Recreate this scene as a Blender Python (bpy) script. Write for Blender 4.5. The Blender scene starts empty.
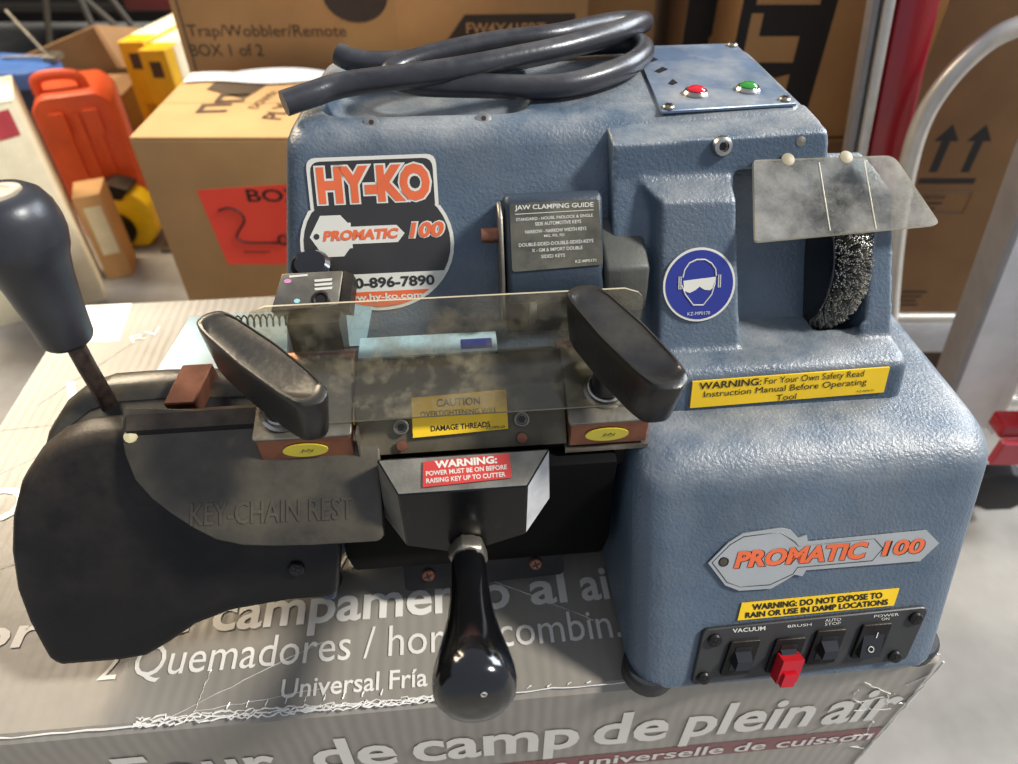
import bpy, bmesh, math, random
from mathutils import Vector, Matrix
from math import sin, cos, tan, pi, radians as R
random.seed(7)
SC = bpy.context.scene
COL = SC.collection

# ------------------------------------------------------------------ camera, light, exposure
cam_d = bpy.data.cameras.new('camera'); cam = bpy.data.objects.new('camera', cam_d); COL.objects.link(cam)
cam.location = (0, 0, .45); cam.rotation_euler = (R(90 - 42.2), 0, 0)
cam_d.sensor_width = 36; cam_d.lens = 706 / 1018 * 36; cam_d.clip_start = .01; cam_d.clip_end = 50
cam_d.dof.use_dof = True; cam_d.dof.focus_distance = .42; cam_d.dof.aperture_fstop = 7.0
SC.camera = cam
SC.view_settings.view_transform = 'Standard'; SC.view_settings.look = 'None'
SC.view_settings.gamma = 1; SC.view_settings.exposure = 0.38; SC.view_settings.use_curve_mapping = False

W = bpy.data.worlds.new('sky'); SC.world = W; W.use_nodes = True
wn = W.node_tree; bg = wn.nodes['Background']
bg.inputs[0].default_value = (.74, .82, 1, 1); bg.inputs[1].default_value = .40

def lamp(name, kind, loc, target, power, color, size=None, size_y=None, angle=None):
    d = bpy.data.lights.new(name, kind); o = bpy.data.objects.new(name, d); COL.objects.link(o)
    o.location = loc; d.energy = power; d.color = color
    o.rotation_euler = (Vector(target) - Vector(loc)).to_track_quat('-Z', 'Y').to_euler()
    if kind == 'AREA':
        d.shape = 'RECTANGLE'; d.size = size; d.size_y = size_y or size
    if angle is not None: d.angle = angle
    return o
lamp('daylight', 'SUN', (2, .2, 2.0), (0, .38, .1), 3.5, (1, .98, .95), angle=R(9))
lamp('side_fill_light', 'AREA', (2.4, 1.9, 1.5), (.15, .4, .1), 88, (.84, .91, 1), 1.6, 1.3)  # added area light standing in for daylight from the open right side
lamp('garage_bulb', 'AREA', (-1.55, 1.75, 1.45), (-.25, .5, 0), 46, (1, .82, .58), .9, .7)

# ------------------------------------------------------------------ materials
def lin(h):
    h = h.lstrip('#'); c = [int(h[i:i + 2], 16) / 255 for i in (0, 2, 4)]
    return tuple((x / 12.92 if x <= .04045 else ((x + .055) / 1.055) ** 2.4) for x in c) + (1,)
def nd(nt, t, **k):
    n = nt.nodes.new(t)
    for a, b in k.items(): setattr(n, a, b)
    return n
def noise(nt, scale, detail=3, rough=.55):
    n = nd(nt, 'ShaderNodeTexNoise'); n.inputs['Scale'].default_value = scale
    n.inputs['Detail'].default_value = detail; n.inputs['Roughness'].default_value = rough
    tc = nt.nodes.get('TC') or nd(nt, 'ShaderNodeTexCoord', name='TC')
    nt.links.new(tc.outputs['Object'], n.inputs['Vector']); return n
def ramp(nt, src, a, b):
    m = nd(nt, 'ShaderNodeMapRange'); m.inputs['From Min'].default_value = a; m.inputs['From Max'].default_value = b
    nt.links.new(src, m.inputs['Value']); return m.outputs[0]
MATS = {}
def edge_highlight(m):  # rim highlights painted into the base colour along convex edges, broken by noise
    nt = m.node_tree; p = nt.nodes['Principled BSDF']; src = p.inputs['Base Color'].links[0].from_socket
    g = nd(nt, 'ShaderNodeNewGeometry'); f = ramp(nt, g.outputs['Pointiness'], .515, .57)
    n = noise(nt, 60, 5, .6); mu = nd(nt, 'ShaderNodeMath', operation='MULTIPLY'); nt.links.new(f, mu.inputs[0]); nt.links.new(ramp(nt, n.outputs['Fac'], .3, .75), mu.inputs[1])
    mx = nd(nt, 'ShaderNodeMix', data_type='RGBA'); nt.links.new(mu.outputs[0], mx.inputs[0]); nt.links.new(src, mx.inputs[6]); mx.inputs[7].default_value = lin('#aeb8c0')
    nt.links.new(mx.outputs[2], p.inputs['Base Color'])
def mat(name, col, rough=.5, metal=0, var=.06, vs=30, bump=0, bs=200, coat=0, spec=.5, dust=None, emit=0, trans=0):
    if name in MATS: return MATS[name]
    m = bpy.data.materials.new(name); m.use_nodes = True; nt = m.node_tree; p = nt.nodes['Principled BSDF']
    c = lin(col) if isinstance(col, str) else col
    p.inputs['Roughness'].default_value = rough; p.inputs['Metallic'].default_value = metal
    p.inputs['Coat Weight'].default_value = coat; p.inputs['Coat Roughness'].default_value = .12
    p.inputs['Specular IOR Level'].default_value = spec
    p.inputs['Transmission Weight'].default_value = trans
    n = noise(nt, vs, 4)
    mx = nd(nt, 'ShaderNodeMix', data_type='RGBA'); mx.inputs[6].default_value = tuple(x * (1 - var * 2) for x in c[:3]) + (1,)
    mx.inputs[7].default_value = tuple(min(1, x * (1 + var * 2)) for x in c[:3]) + (1,)
    nt.links.new(ramp(nt, n.outputs['Fac'], .3, .7), mx.inputs[0]); out = mx.outputs[2]
    if dust:
        dc, lo, hi, up, amt = dust
        n2 = noise(nt, 22, 6, .65); f = ramp(nt, n2.outputs['Fac'], lo, hi)
        if up:
            g = nd(nt, 'ShaderNodeNewGeometry'); sx = nd(nt, 'ShaderNodeSeparateXYZ'); nt.links.new(g.outputs['Normal'], sx.inputs[0])
            u = ramp(nt, sx.outputs['Z'], .35, .9); mu = nd(nt, 'ShaderNodeMath', operation='MULTIPLY')
            nt.links.new(f, mu.inputs[0]); nt.links.new(u, mu.inputs[1]); f = mu.outputs[0]
        ma = nd(nt, 'ShaderNodeMath', operation='MULTIPLY'); nt.links.new(f, ma.inputs[0]); ma.inputs[1].default_value = amt
        m2 = nd(nt, 'ShaderNodeMix', data_type='RGBA'); nt.links.new(ma.outputs[0], m2.inputs[0]); nt.links.new(out, m2.inputs[6])
        m2.inputs[7].default_value = lin(dc); out = m2.outputs[2]
    nt.links.new(out, p.inputs['Base Color'])
    if bump:
        b = nd(nt, 'ShaderNodeBump'); b.inputs['Strength'].default_value = bump; b.inputs['Distance'].default_value = .001
        nb = noise(nt, bs, 3); nt.links.new(nb.outputs['Fac'], b.inputs['Height']); nt.links.new(b.outputs[0], p.inputs['Normal'])
    if emit:
        p.inputs['Emission Color'].default_value = c; p.inputs['Emission Strength'].default_value = emit
    MATS[name] = m; return m
BLUE = mat('blue_hammered_paint', '#4a5967', .35, 0, .10, 14, .6, 480, spec=.6, dust=('#b6b4ac', .34, .66, True, .52))
edge_highlight(BLUE)
BLUEP = mat('blue_panel_paint', '#65788f', .34, .25, .06, 40, .1, 500, dust=('#c9c4b4', .45, .8, True, .6))
BLACK = mat('black_plastic', '#12100f', .42, 0, .1, 30, .15, 500, spec=.28, dust=('#8a7a66', .36, .75, True, .38))
GLOSSB = mat('glossy_black', '#0c0c0d', .14, 0, .05, 30, coat=.6)
KNOBB = mat('worn_black_plastic', '#121110', .36, 0, .15, 60, .2, 260, coat=.08, dust=('#57503f', .35, .75, True, .42))
LEVK = mat('satin_black_rubber', '#2b2c30', .36, 0, .08, 60, .08, 400)
TRAYM = mat('dusty_black_tray', '#2e2b25', .33, 0, .15, 25, .15, 300, dust=('#7a6f58', .3, .8, False, .5))
DARKM = mat('dark_steel', '#57503f', .42, .45, .12, 60, .1, 300, dust=('#9a8d70', .4, .75, False, .45))
CASTB = mat('polished_black_casting', '#0b0b0c', .28, .1, .1, 60, .05, 200, coat=.15, spec=.35, dust=('#77705f', .56, .8, False, .3))
CASTG = mat('dusty_grey_casting', '#7b776c', .45, .3, .12, 80, .2, 500)
STEEL = mat('bright_steel', '#b9b4aa', .28, 1, .1, 60, .1, 300)
DSTEEL = mat('dull_steel', '#8f887a', .4, .85, .15, 60, .15, 300, dust=('#9c8f72', .45, .8, False, .4))
COPPER = mat('copper_brown_metal', '#8a5a44', .38, .6, .15, 50, .1, 300)
RUST = mat('rusty_steel', '#4a3d36', .4, .7, .3, 120, .2, 300)
YEL = mat('yellow_label', '#f2c61e', .35, 0, .03, 40)
DYEL = mat('pale_yellow_label', '#cdbb3c', .4, 0, .05, 40)
INK = mat('black_ink', '#1c1a18', .4, 0, .02)
WHT = mat('white_print', '#ece8de', .45, 0, .03)
OFFW = mat('off_white_label', '#d9d5c6', .4, 0, .03)
GREYL = mat('silver_grey_plate', '#b3b4b0', .34, .35, .03, 60)
ORNG = mat('orange_print', '#e0693c', .4, 0, .04)
RLAB = mat('red_label', '#c23a33', .4, 0, .05)
NAVY = mat('navy_blue_label', '#2b3585', .3, 0, .03)
CHAR = mat('charcoal_label', '#33312f', .4, 0, .05)
LAB171 = mat('dusty_metal_label', '#5c5a50', .35, .4, .2, 60, dust=('#a39a7c', .42, .75, False, .55))
RUB = mat('black_rubber', '#202021', .55, 0, .15, 80, .2, 300)
REDGL = mat('red_lens', '#c81420', .12, 0, .02, coat=.6)
GRNGL = mat('green_lens', '#2f8a2c', .12, 0, .02, coat=.6)
RSW = mat('translucent_red_switch', '#b8101c', .15, 0, .05, coat=.5)
CORD = mat('black_cord_rubber', '#303033', .30, 0, .1, 80, .15, 300, dust=('#8d8a84', .45, .8, True, .35))
LBLUE = mat('pale_blue_plastic', '#a9cdd6', .42, 0, .05, 40, dust=('#e0dcc8', .45, .8, True, .6))
DBLUE = mat('dark_blue_grey_plastic', '#42566a', .5, 0, .3, 60)
DUSTC = mat('caked_dust', '#b3a08a', .9, 0, .15, 300, .9, 600)
KRAFT = mat('brown_cardboard', '#b58a56', .75, 0, .05, 12, .15, 120)
KRAFT2 = mat('light_brown_cardboard', '#c39a66', .75, 0, .04, 12, .15, 120)
KRAFT3 = mat('dark_brown_cardboard', '#8f6c45', .78, 0, .06, 12, .15, 120)
TAPE = mat('packing_tape', '#b08a58', .25, 0, .04, 12)
KINK = mat('cardboard_ink', '#4a3a28', .7, 0, .05)
KINKB = mat('cardboard_black_ink', '#201c19', .7, 0, .05)
FLR = mat('concrete', '#8f8b83', .75, 0, .1, 9, .3, 90)
WALLM = mat('dark_wall_paint', '#171310', .8, 0, .1, 4)
REDR = mat('red_enamel', '#94101f', .28, 0, .04, coat=.4)
ALU = mat('brushed_aluminium', '#c9c6be', .38, .55, .05, 40, .1, 200)
ALUD = mat('grey_aluminium_side', '#8c8888', .45, .4, .05, 40)
WHITEP = mat('white_box_card', '#dcd3b4', .55, 0, .04)
ORPL = mat('orange_plastic', '#dd5a2e', .4, 0, .06, 20)
YELB = mat('yellow_box_card', '#e0b01c', .45, 0, .05)
YELP = mat('yellow_plastic', '#f0c818', .35, 0, .04)
BLUP = mat('blue_plastic', '#4e74b4', .35, 0, .05)
FLUO = mat('fluorescent_red_paper', '#ff4a33', .6, 0, .03, 10, emit=0)
PAPER = mat('white_paper', '#dcdcdc', .6, 0, .02)
CRUMP = mat('creased_film', '#e6e1d6', .2, 0, .05, coat=.5)

def carton_mat():
    m = mat('grey_printed_carton', '#8d867a', .42, 0, .06, 8, coat=.3)
    nt = m.node_tree; p = nt.nodes['Principled BSDF']
    tc = nt.nodes['TC']; w = nd(nt, 'ShaderNodeTexWave'); w.wave_type = 'BANDS'; w.bands_direction = 'X'
    w.inputs['Scale'].default_value = 36; w.inputs['Distortion'].default_value = 1.2; w.inputs['Detail'].default_value = 1
    nt.links.new(tc.outputs['Object'], w.inputs['Vector'])
    n = noise(nt, 26, 5, .6)
    ad = nd(nt, 'ShaderNodeMath', operation='MULTIPLY_ADD'); nt.links.new(n.outputs['Fac'], ad.inputs[0]); ad.inputs[1].default_value = 3.0
    nt.links.new(w.outputs['Fac'], ad.inputs[2])
    b = nd(nt, 'ShaderNodeBump'); b.inputs['Strength'].default_value = .16; b.inputs['Distance'].default_value = .001
    nt.links.new(ad.outputs[0], b.inputs['Height']); nt.links.new(b.outputs[0], p.inputs['Normal']); nt.links.new(b.outputs[0], p.inputs['Coat Normal'])
    p.inputs['Coat Roughness'].default_value = .32
    return m
CARTON = carton_mat()
CTEXT = mat('carton_white_print', '#e3ddd0', .45, 0, .02, coat=.3)
CRED = mat('carton_red_band', '#7c3c3c', .45, 0, .04, coat=.3)

def clear_mat(name, tint, dlo, dhi, damt, dcol, ns=42, tlw=.35):
    m = bpy.data.materials.new(name); m.use_nodes = True; nt = m.node_tree
    for n in list(nt.nodes):
        if n.type != 'OUTPUT_MATERIAL': nt.nodes.remove(n)
    out = nt.nodes['Material Output']
    tr = nd(nt, 'ShaderNodeBsdfTransparent'); tr.inputs[0].default_value = tint
    gl = nd(nt, 'ShaderNodeBsdfGlossy'); gl.inputs['Roughness'].default_value = .08
    fr = nd(nt, 'ShaderNodeFresnel'); fr.inputs[0].default_value = 1.45
    a = nd(nt, 'ShaderNodeMixShader'); nt.links.new(fr.outputs[0], a.inputs[0]); nt.links.new(tr.outputs[0], a.inputs[1]); nt.links.new(gl.outputs[0], a.inputs[2])
    df = nd(nt, 'ShaderNodeBsdfDiffuse'); df.inputs[0].default_value = lin(dcol)
    tl = nd(nt, 'ShaderNodeBsdfTranslucent'); tl.inputs[0].default_value = lin(dcol)
    dd = nd(nt, 'ShaderNodeMixShader'); dd.inputs[0].default_value = tlw; nt.links.new(df.outputs[0], dd.inputs[1]); nt.links.new(tl.outputs[0], dd.inputs[2])
    n1 = noise(nt, ns, 9, .68)
    r = nd(nt, 'ShaderNodeMapRange'); r.inputs['From Min'].default_value = dlo; r.inputs['From Max'].default_value = dhi
    r.inputs['To Min'].default_value = .05; r.inputs['To Max'].default_value = damt; nt.links.new(n1.outputs['Fac'], r.inputs['Value'])
    b = nd(nt, 'ShaderNodeMixShader'); nt.links.new(r.outputs[0], b.inputs[0]); nt.links.new(a.outputs[0], b.inputs[1]); nt.links.new(dd.outputs[0], b.inputs[2])
    nt.links.new(b.outputs[0], out.inputs[0]); return m
CLEAR = clear_mat('scratched_clear_plastic', (.975, .965, .93, 1), .47, .72, .48, '#c8bc9c')
VISM = clear_mat('dusty_clear_visor', (.93, .93, .88, 1), .34, .66, .72, '#f4efe4', 26, .6)
EDGE = mat('cream_plastic_edge', '#e6dcbc', .3, 0, .03)

# ------------------------------------------------------------------ mesh builder
TXT = {}
def text_geo(s, bold=0, ext=0):
    k = (s, bold, ext)
    if k not in TXT:
        c = bpy.data.curves.new('t', 'FONT'); c.body = s; c.size = 1; c.offset = bold; c.extrude = ext; c.resolution_u = 3
        o = bpy.data.objects.new('t', c); COL.objects.link(o)
        dg = bpy.context.evaluated_depsgraph_get(); me = bpy.data.meshes.new_from_object(o.evaluated_get(dg))
        V = [tuple(v.co) for v in me.vertices]; F = [tuple(p.vertices) for p in me.polygons]
        bpy.data.objects.remove(o); bpy.data.curves.remove(c); bpy.data.meshes.remove(me)
        xs = [v[0] for v in V]; ys = [v[1] for v in V]
        TXT[k] = (V, F, min(xs), max(xs), min(ys), max(ys))
    return TXT[k]
def FR(O, lean):
    L = R(lean); return (Vector(O), Vector((1, 0, 0)), Vector((0, sin(L), cos(L))), Vector((0, -cos(L), sin(L))))
def frm(O, U, V):
    U = Vector(U).normalized(); V = Vector(V).normalized(); return (Vector(O), U, V, U.cross(V))
TOP = lambda z: frm((0, 0, z), (1, 0, 0), (0, 1, 0))
FRONT = lambda y: frm((0, y, 0), (1, 0, 0), (0, 0, 1))
def P(fr, x, y, n=0): return fr[0] + fr[1] * x + fr[2] * y + fr[3] * n
def ell(cx, cy, rx, ry, n=40, a0=0, a1=360):
    full = abs(a1 - a0) >= 360
    return [(cx + rx * cos(R(a0 + (a1 - a0) * i / (n if full else n - 1))), cy + ry * sin(R(a0 + (a1 - a0) * i / (n if full else n - 1)))) for i in range(n)]
def rrect(x0, x1, y0, y1, r, n=5):
    out = []
    for cx, cy, a in ((x1 - r, y1 - r, 0), (x0 + r, y1 - r, 90), (x0 + r, y0 + r, 180), (x1 - r, y0 + r, 270)):
        out += [(cx + r * cos(R(a + 90 * i / n)), cy + r * sin(R(a + 90 * i / n))) for i in range(n + 1)]
    return out
def rpoly(pts, r, n=4):
    out = []; m = len(pts)
    for i in range(m):
        p = Vector(pts[i]); a = Vector(pts[i - 1]) - p; b = Vector(pts[(i + 1) % m]) - p
        rr = r[i] if isinstance(r, (list, tuple)) else r
        d = min(rr, a.length * .45, b.length * .45); A = p + a.normalized() * d; B = p + b.normalized() * d
        for k in range(n + 1):
            t = k / n; q = A * (1 - t) ** 2 + p * 2 * t * (1 - t) + B * t * t; out.append(tuple(q))
    return out
def smooth_path(pts, n=8, closed=False):
    pts = [Vector(p) for p in pts]; out = []; m = len(pts)
    for i in range(m if closed else m - 1):
        g = lambda j: pts[j % m] if closed else pts[max(0, min(m - 1, j))]
        a, b, c, d = g(i - 1), g(i), g(i + 1), g(i + 2)
        for k in range(n):
            t = k / n; out.append(.5 * ((2 * b) + (c - a) * t + (2 * a - 5 * b + 4 * c - d) * t * t + (3 * b - a - 3 * c + d) * t ** 3))
    if not closed: out.append(pts[-1])
    return out
class MB:
    def __init__(s): s.v = []; s.f = []; s.m = []
    def add(s, V, F, mi=0):
        b = len(s.v); s.v += [tuple(v) for v in V]; s.f += [tuple(i + b for i in f) for f in F]; s.m += [mi] * len(F); return s
    def hexa(s, b, t, mi=0):
        return s.add(list(b) + list(t), [(3, 2, 1, 0), (4, 5, 6, 7), (0, 1, 5, 4), (1, 2, 6, 5), (2, 3, 7, 6), (3, 0, 4, 7)], mi)
    def box(s, x0, x1, y0, y1, z0, z1, mi=0):
        return s.hexa([(x0, y0, z0), (x1, y0, z0), (x1, y1, z0), (x0, y1, z0)], [(x0, y0, z1), (x1, y0, z1), (x1, y1, z1), (x0, y1, z1)], mi)
    def prism(s, pts, fr, t0, t1, mi=0, dirv=None, mi_side=None):
        n = len(pts); d = Vector(dirv) if dirv is not None else fr[3]
        A = [P(fr, x, y) + d * t0 for x, y in pts]; B = [P(fr, x, y) + d * t1 for x, y in pts]
        s.add(A + B, [tuple(range(n))[::-1], tuple(range(n, 2 * n))], mi)
        b = len(s.v) - 2 * n
        for i in range(n):
            s.f.append((b + i, b + (i + 1) % n, b + n + (i + 1) % n, b + n + i)); s.m.append(mi if mi_side is None else mi_side)
        return s
    def xprism(s, yz, x0, x1, mi=0):
        return s.prism([(y, z) for y, z in yz], frm((0, 0, 0), (0, 1, 0), (0, 0, 1)), x0, x1, mi)
    def loft(s, rings, mi=0, cap=True, close=False):
        n = len(rings[0]); b = len(s.v); s.v += [tuple(p) for r in rings for p in r]; k = len(rings)
        for j in range(k if close else k - 1):
            j2 = (j + 1) % k
            for i in range(n):
                s.f.append((b + j * n + i, b + j * n + (i + 1) % n, b + j2 * n + (i + 1) % n, b + j2 * n + i)); s.m.append(mi)
        if cap and not close:
            s.f.append(tuple(b + i for i in range(n))[::-1]); s.m.append(mi)
            s.f.append(tuple(b + (k - 1) * n + i for i in range(n))); s.m.append(mi)
        return s
    def tube(s, path, r, n=10, mi=0, closed=False):
        path = [Vector(p) for p in path]; m = len(path); rings = []; up = None
        for i, p in enumerate(path):
            t = (path[(i + 1) % m] - path[i - 1]) if closed else (path[min(i + 1, m - 1)] - path[max(i - 1, 0)])
            t.normalize()
            if up is None: up = Vector((0, 0, 1)) if abs(t.z) < .9 else Vector((0, 1, 0))
            u = (up - t * up.dot(t)).normalized(); up = u; w = t.cross(u)
            rr = r[i] if isinstance(r, (list, tuple)) else r
            rings.append([p + (u * cos(2 * pi * k / n) + w * sin(2 * pi * k / n)) * rr for k in range(n)])
        return s.loft(rings, mi, close=closed)
    def lathe(s, prof, O, axis, n=32, mi=0):
        O = Vector(O); ax = Vector(axis).normalized(); u = ax.orthogonal().normalized(); w = ax.cross(u)
        return s.loft([[O + ax * h + (u * cos(2 * pi * k / n) + w * sin(2 * pi * k / n)) * max(r, 1e-5) for k in range(n)] for r, h in prof], mi)
    def torus(s, O, axis, Rr, r, n=32, m=8, mi=0):
        O = Vector(O); ax = Vector(axis).normalized(); u = ax.orthogonal().normalized(); w = ax.cross(u)
        return s.tube([O + (u * cos(2 * pi * k / n) + w * sin(2 * pi * k / n)) * Rr for k in range(n)], r, m, mi, closed=True)
    def text(s, t, fr, x0, y0, w, h, mi=1, bold=0, off=.0004, ext=0, shear=0, rot=0):
        V, F, a, b, c, d = text_geo(t, bold, .1 if ext else 0)
        sx = w / (b - a); sy = h / (d - c) if h else sx; ca, sa = cos(R(rot)), sin(R(rot)); out = []
        for v in V:
            x = (v[0] - a) * sx + shear * (v[1] - c) * sy; y = (v[1] - c) * sy
            out.append(P(fr, x0 + x * ca - y * sa, y0 + x * sa + y * ca, off + (v[2] / .1 * ext if ext else 0)))
        return s.add(out, F, mi)
    def flat(s, pts, fr, off, mi): return s.add([P(fr, x, y, off) for x, y in pts], [tuple(range(len(pts)))], mi)
    def screw(s, fr, x, y, r=.0045, mi=0, mi2=1, h=.0025):
        O = P(fr, x, y); s.lathe([(r, 0), (r, h * .5), (r * .8, h * .85), (r * .3, h), (0, h)], O, fr[3], 16, mi)
        for a in (20, 110):
            c, q = cos(R(a)), sin(R(a)); L, w = r * .6, r * .13
            s.flat([(x - c * L + q * w, y - q * L - c * w), (x + c * L + q * w, y + q * L - c * w), (x + c * L - q * w, y + q * L + c * w), (x - c * L - q * w, y - q * L + c * w)], fr, h + .0002, mi2)
        return s
    def bevel(s, w, seg=2, ang=30):
        bm = s.to_bm(); bmesh.ops.recalc_face_normals(bm, faces=bm.faces)
        E = [e for e in bm.edges if len(e.link_faces) == 2 and e.calc_face_angle(0) > R(ang)]
        bmesh.ops.bevel(bm, geom=E, offset=w, segments=seg, profile=.5, affect='EDGES', clamp_overlap=True)
        return s.from_bm(bm)
    def to_bm(s):
        bm = bmesh.new(); vs = [bm.verts.new(v) for v in s.v]
        for f, m in zip(s.f, s.m):
            try: q = bm.faces.new([vs[i] for i in f]); q.material_index = m
            except ValueError: pass
        return bm
    def from_bm(s, bm):
        bm.verts.index_update(); s.v = [tuple(v.co) for v in bm.verts]; s.f = [tuple(v.index for v in f.verts) for f in bm.faces]
        s.m = [f.material_index for f in bm.faces]; bm.free(); return s
    def mesh(s, name, mats, origin=(0, 0, 0), angle=35, fix=True):
        me = bpy.data.meshes.new(name); o = Vector(origin)
        me.from_pydata([tuple(Vector(v) - o) for v in s.v], [], s.f)
        for m in mats: me.materials.append(m)
        me.polygons.foreach_set('material_index', [min(i, len(mats) - 1) for i in s.m])
        if fix:
            bm = bmesh.new(); bm.from_mesh(me); bmesh.ops.recalc_face_normals(bm, faces=bm.faces); bm.to_mesh(me); bm.free()
        me.shade_smooth(); me.set_sharp_from_angle(angle=R(angle)); me.update(); return me
def fuse(mb, voxel, smooth=3, cut=None):
    me = mb.mesh('tmp', [BLUE]); o = bpy.data.objects.new('tmp', me); COL.objects.link(o)
    r = o.modifiers.new('r', 'REMESH'); r.mode = 'VOXEL'; r.voxel_size = voxel
    co = None
    if cut:
        co = bpy.data.objects.new('cut', cut.mesh('cut', [BLUE])); COL.objects.link(co); co.hide_render = True
        b = o.modifiers.new('b', 'BOOLEAN'); b.operation = 'DIFFERENCE'; b.object = co; b.solver = 'EXACT'
        r2 = o.modifiers.new('r2', 'REMESH'); r2.mode = 'VOXEL'; r2.voxel_size = voxel
    sm = o.modifiers.new('s', 'SMOOTH'); sm.factor = .5; sm.iterations = smooth
    dg = bpy.context.evaluated_depsgraph_get(); dg.update()
    m2 = bpy.data.meshes.new_from_object(o.evaluated_get(dg))
    out = MB(); out.v = [tuple(v.co) for v in m2.vertices]; out.f = [tuple(p.vertices) for p in m2.polygons]; out.m = [0] * len(out.f)
    bpy.data.objects.remove(o); bpy.data.meshes.remove(m2)
    if co: bpy.data.objects.remove(co)
    return out

MYAW = R(5)
def rz(p, a): return Vector((p[0] * cos(a) - p[1] * sin(a), p[0] * sin(a) + p[1] * cos(a), p[2]))
BASE = {}
def thing(name, label, cat, base=(0, 0, 0), yaw=0, group=None, kind=None):
    o = bpy.data.objects.new(name, None); COL.objects.link(o); o.empty_display_size = .02
    o.location = rz(base, yaw); o.rotation_euler = (0, 0, yaw); BASE[o] = Vector(base)
    if kind: o['kind'] = kind
    o['label'] = label; o['category'] = cat
    if group: o['group'] = group
    return o
def part(name, mb, mats, parent, label=None, angle=35, kind=None, fix=True):
    me = mb.mesh(name, mats if isinstance(mats, list) else [mats], BASE[parent], angle, fix)
    o = bpy.data.objects.new(name, me); COL.objects.link(o); o.parent = parent; BASE[o] = BASE[parent]
    if label: o['label'] = label
    if kind: o['kind'] = kind
    return o
def solo(name, mb, mats, label, cat, base=(0, 0, 0), yaw=0, group=None, kind=None, angle=35):
    me = mb.mesh(name, mats if isinstance(mats, list) else [mats], base, angle)
    o = bpy.data.objects.new(name, me); COL.objects.link(o); o.location = rz(base, yaw); o.rotation_euler = (0, 0, yaw); BASE[o] = Vector(base)
    if label: o['label'] = label
    if cat: o['category'] = cat
    if group: o['group'] = group
    if kind: o['kind'] = kind
    return o

# ------------------------------------------------------------------ setting
FZ = -.42
def cyc(name, mb, m): return solo(name, mb, m, None, None, kind='structure')
cyc('floor', MB().box(-3, 3, -1.2, 4.2, FZ - .05, FZ), FLR)
cyc('wall_back', MB().box(-3, 3, 3.2, 3.3, FZ, 2), WALLM)
cyc('wall_left', MB().box(-3.1, -3, -1.2, 3.3, FZ, 2), WALLM)

# ------------------------------------------------------------------ the stove carton
cx0, cx1, cy0, cy1 = -.418, .309, .196, .662
ct = thing('stove_carton', 'large grey printed stove carton wrapped in clear film under the machine', 'box', (-.05, .42, FZ), MYAW)
mb = MB()
rings = []
for z, ins in ((FZ, 0), (-.2, 0), (-.02, 0), (-.005, .0012), (0, .006)):
    ring = []
    q = rrect(cx0 + ins, cx1 - ins, cy0 + ins, cy1 - ins, .006, 3)
    for x, y in q: ring.append((x, y, z))
    rings.append(ring)
mb.loft(rings)
part('carton_body', mb, CARTON, ct)
tp = TOP(.0003); ft = frm((0, cy0 - .0004, 0), (1, 0, 0), (0, 0, 1))
m = MB()
m.text('or', tp, -.341, .2585, .046, .0165, 0, .02); m.text('de', tp, -.262, .2585, .066, .027, 0, .02)
m.text('campamento', tp, -.182, .2500, .206, .0330, 0, .02); m.text('al', tp, .0385, .2595, .026, .0275, 0, .02); m.text('aire', tp, .0750, .2595, .050, .026, 0, .02)
m.text('2 Quemadores / horno combin.', tp, -.2475, .2265, .345, .0265, 0, 0)
m.text('Universal Fría p', tp, -.1275, .2045, .106, .0165, 0, .012)
m.text('Universelle / Horno en', tp, -.135, .301, .213, .017, 0, 0)
m.text('O', tp, -.398, .366, .045, .036, 0, .01)
for w_, x_, wd, yy, hh in (('Four', -.242, .100, -.0885, .053), ('de', -.118, .057, -.0885, .0535), ('camp', -.050, .117, -.1040, .052), ('de', .077, .054, -.0885, .0535), ('plein', .143, .094, -.1040, .069), ('air', .246, .053, -.0885, .0535)):
    m.text(w_, ft, x_, yy, wd, hh, 0, .022)
part('white_lettering', m, CTEXT, ct)
m = MB(); m.flat([(cx0 + .004, -.136), (cx1 - .006, -.128), (cx1 - .006, -.104), (cx0 + .004, -.112)], ft, 0, 0)
m.text('réchaud électrique universelle de cuisson', ft, -.135, -.131, .434, .022, 1, .015, .0004)
part('red_band', m, [CRED, CTEXT], ct)
m = MB()
m.text('VEN', tp, -.375, .49, .11, .040, 0, .02)
m.flat([(-.408, .592), (-.345, .590), (-.352, .656), (-.411, .656)], tp, 0, 0)
m.text('RV', tp, -.33, .585, .03, .012, 0, 0, rot=30)
part('rear_white_print', m, CTEXT, ct)
# crumpled film along the front edge and creases
m = MB(); rnd = random.Random(3)
def crease(a, b, w, n, fr, jit, h=.0008):
    A = Vector(a); B = Vector(b); pts = []
    for i in range(n + 1):
        p = A.lerp(B, i / n) + Vector((rnd.uniform(-jit, jit), rnd.uniform(-jit, jit)))
        pts.append(P(fr, p.x, p.y, h * .3))
    rr = [w * (.4 + rnd.random()) for _ in pts]; m.tube(pts, rr, 5, 0)
for k in range(4): crease((-.215, cy0 + .003 + k * .0016), (-.02, cy0 + .003 + k * .0008), .0006, 90, tp, .0012)
crease((-.415, cy0 + .003), (-.2, cy0 + .003), .0006, 20, tp, .0005)
crease((-.02, cy0 + .004), (.305, cy0 + .004), .00045, 40, tp, .0008)
for a, b in [((-.2, .2), (-.105, .245)), ((-.18, .203), (-.175, .232)), ((-.02, .30), (.08, .245)), ((-.40, .41), (-.33, .46)),
             ((-.41, .47), (-.27, .48)), ((-.40, .35), (-.36, .27)), ((-.41, .30), (-.33, .33)), ((-.39, .5), (-.3, .63)), ((-.18, .205), (-.1, .213))]:
    crease(a, b, .00020, 14, tp, .0006)
for k in range(9):
    x = -.16 + k * .012; crease((x, .205), (x + .001, .209), .0005, 3, tp, .0003)
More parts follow.
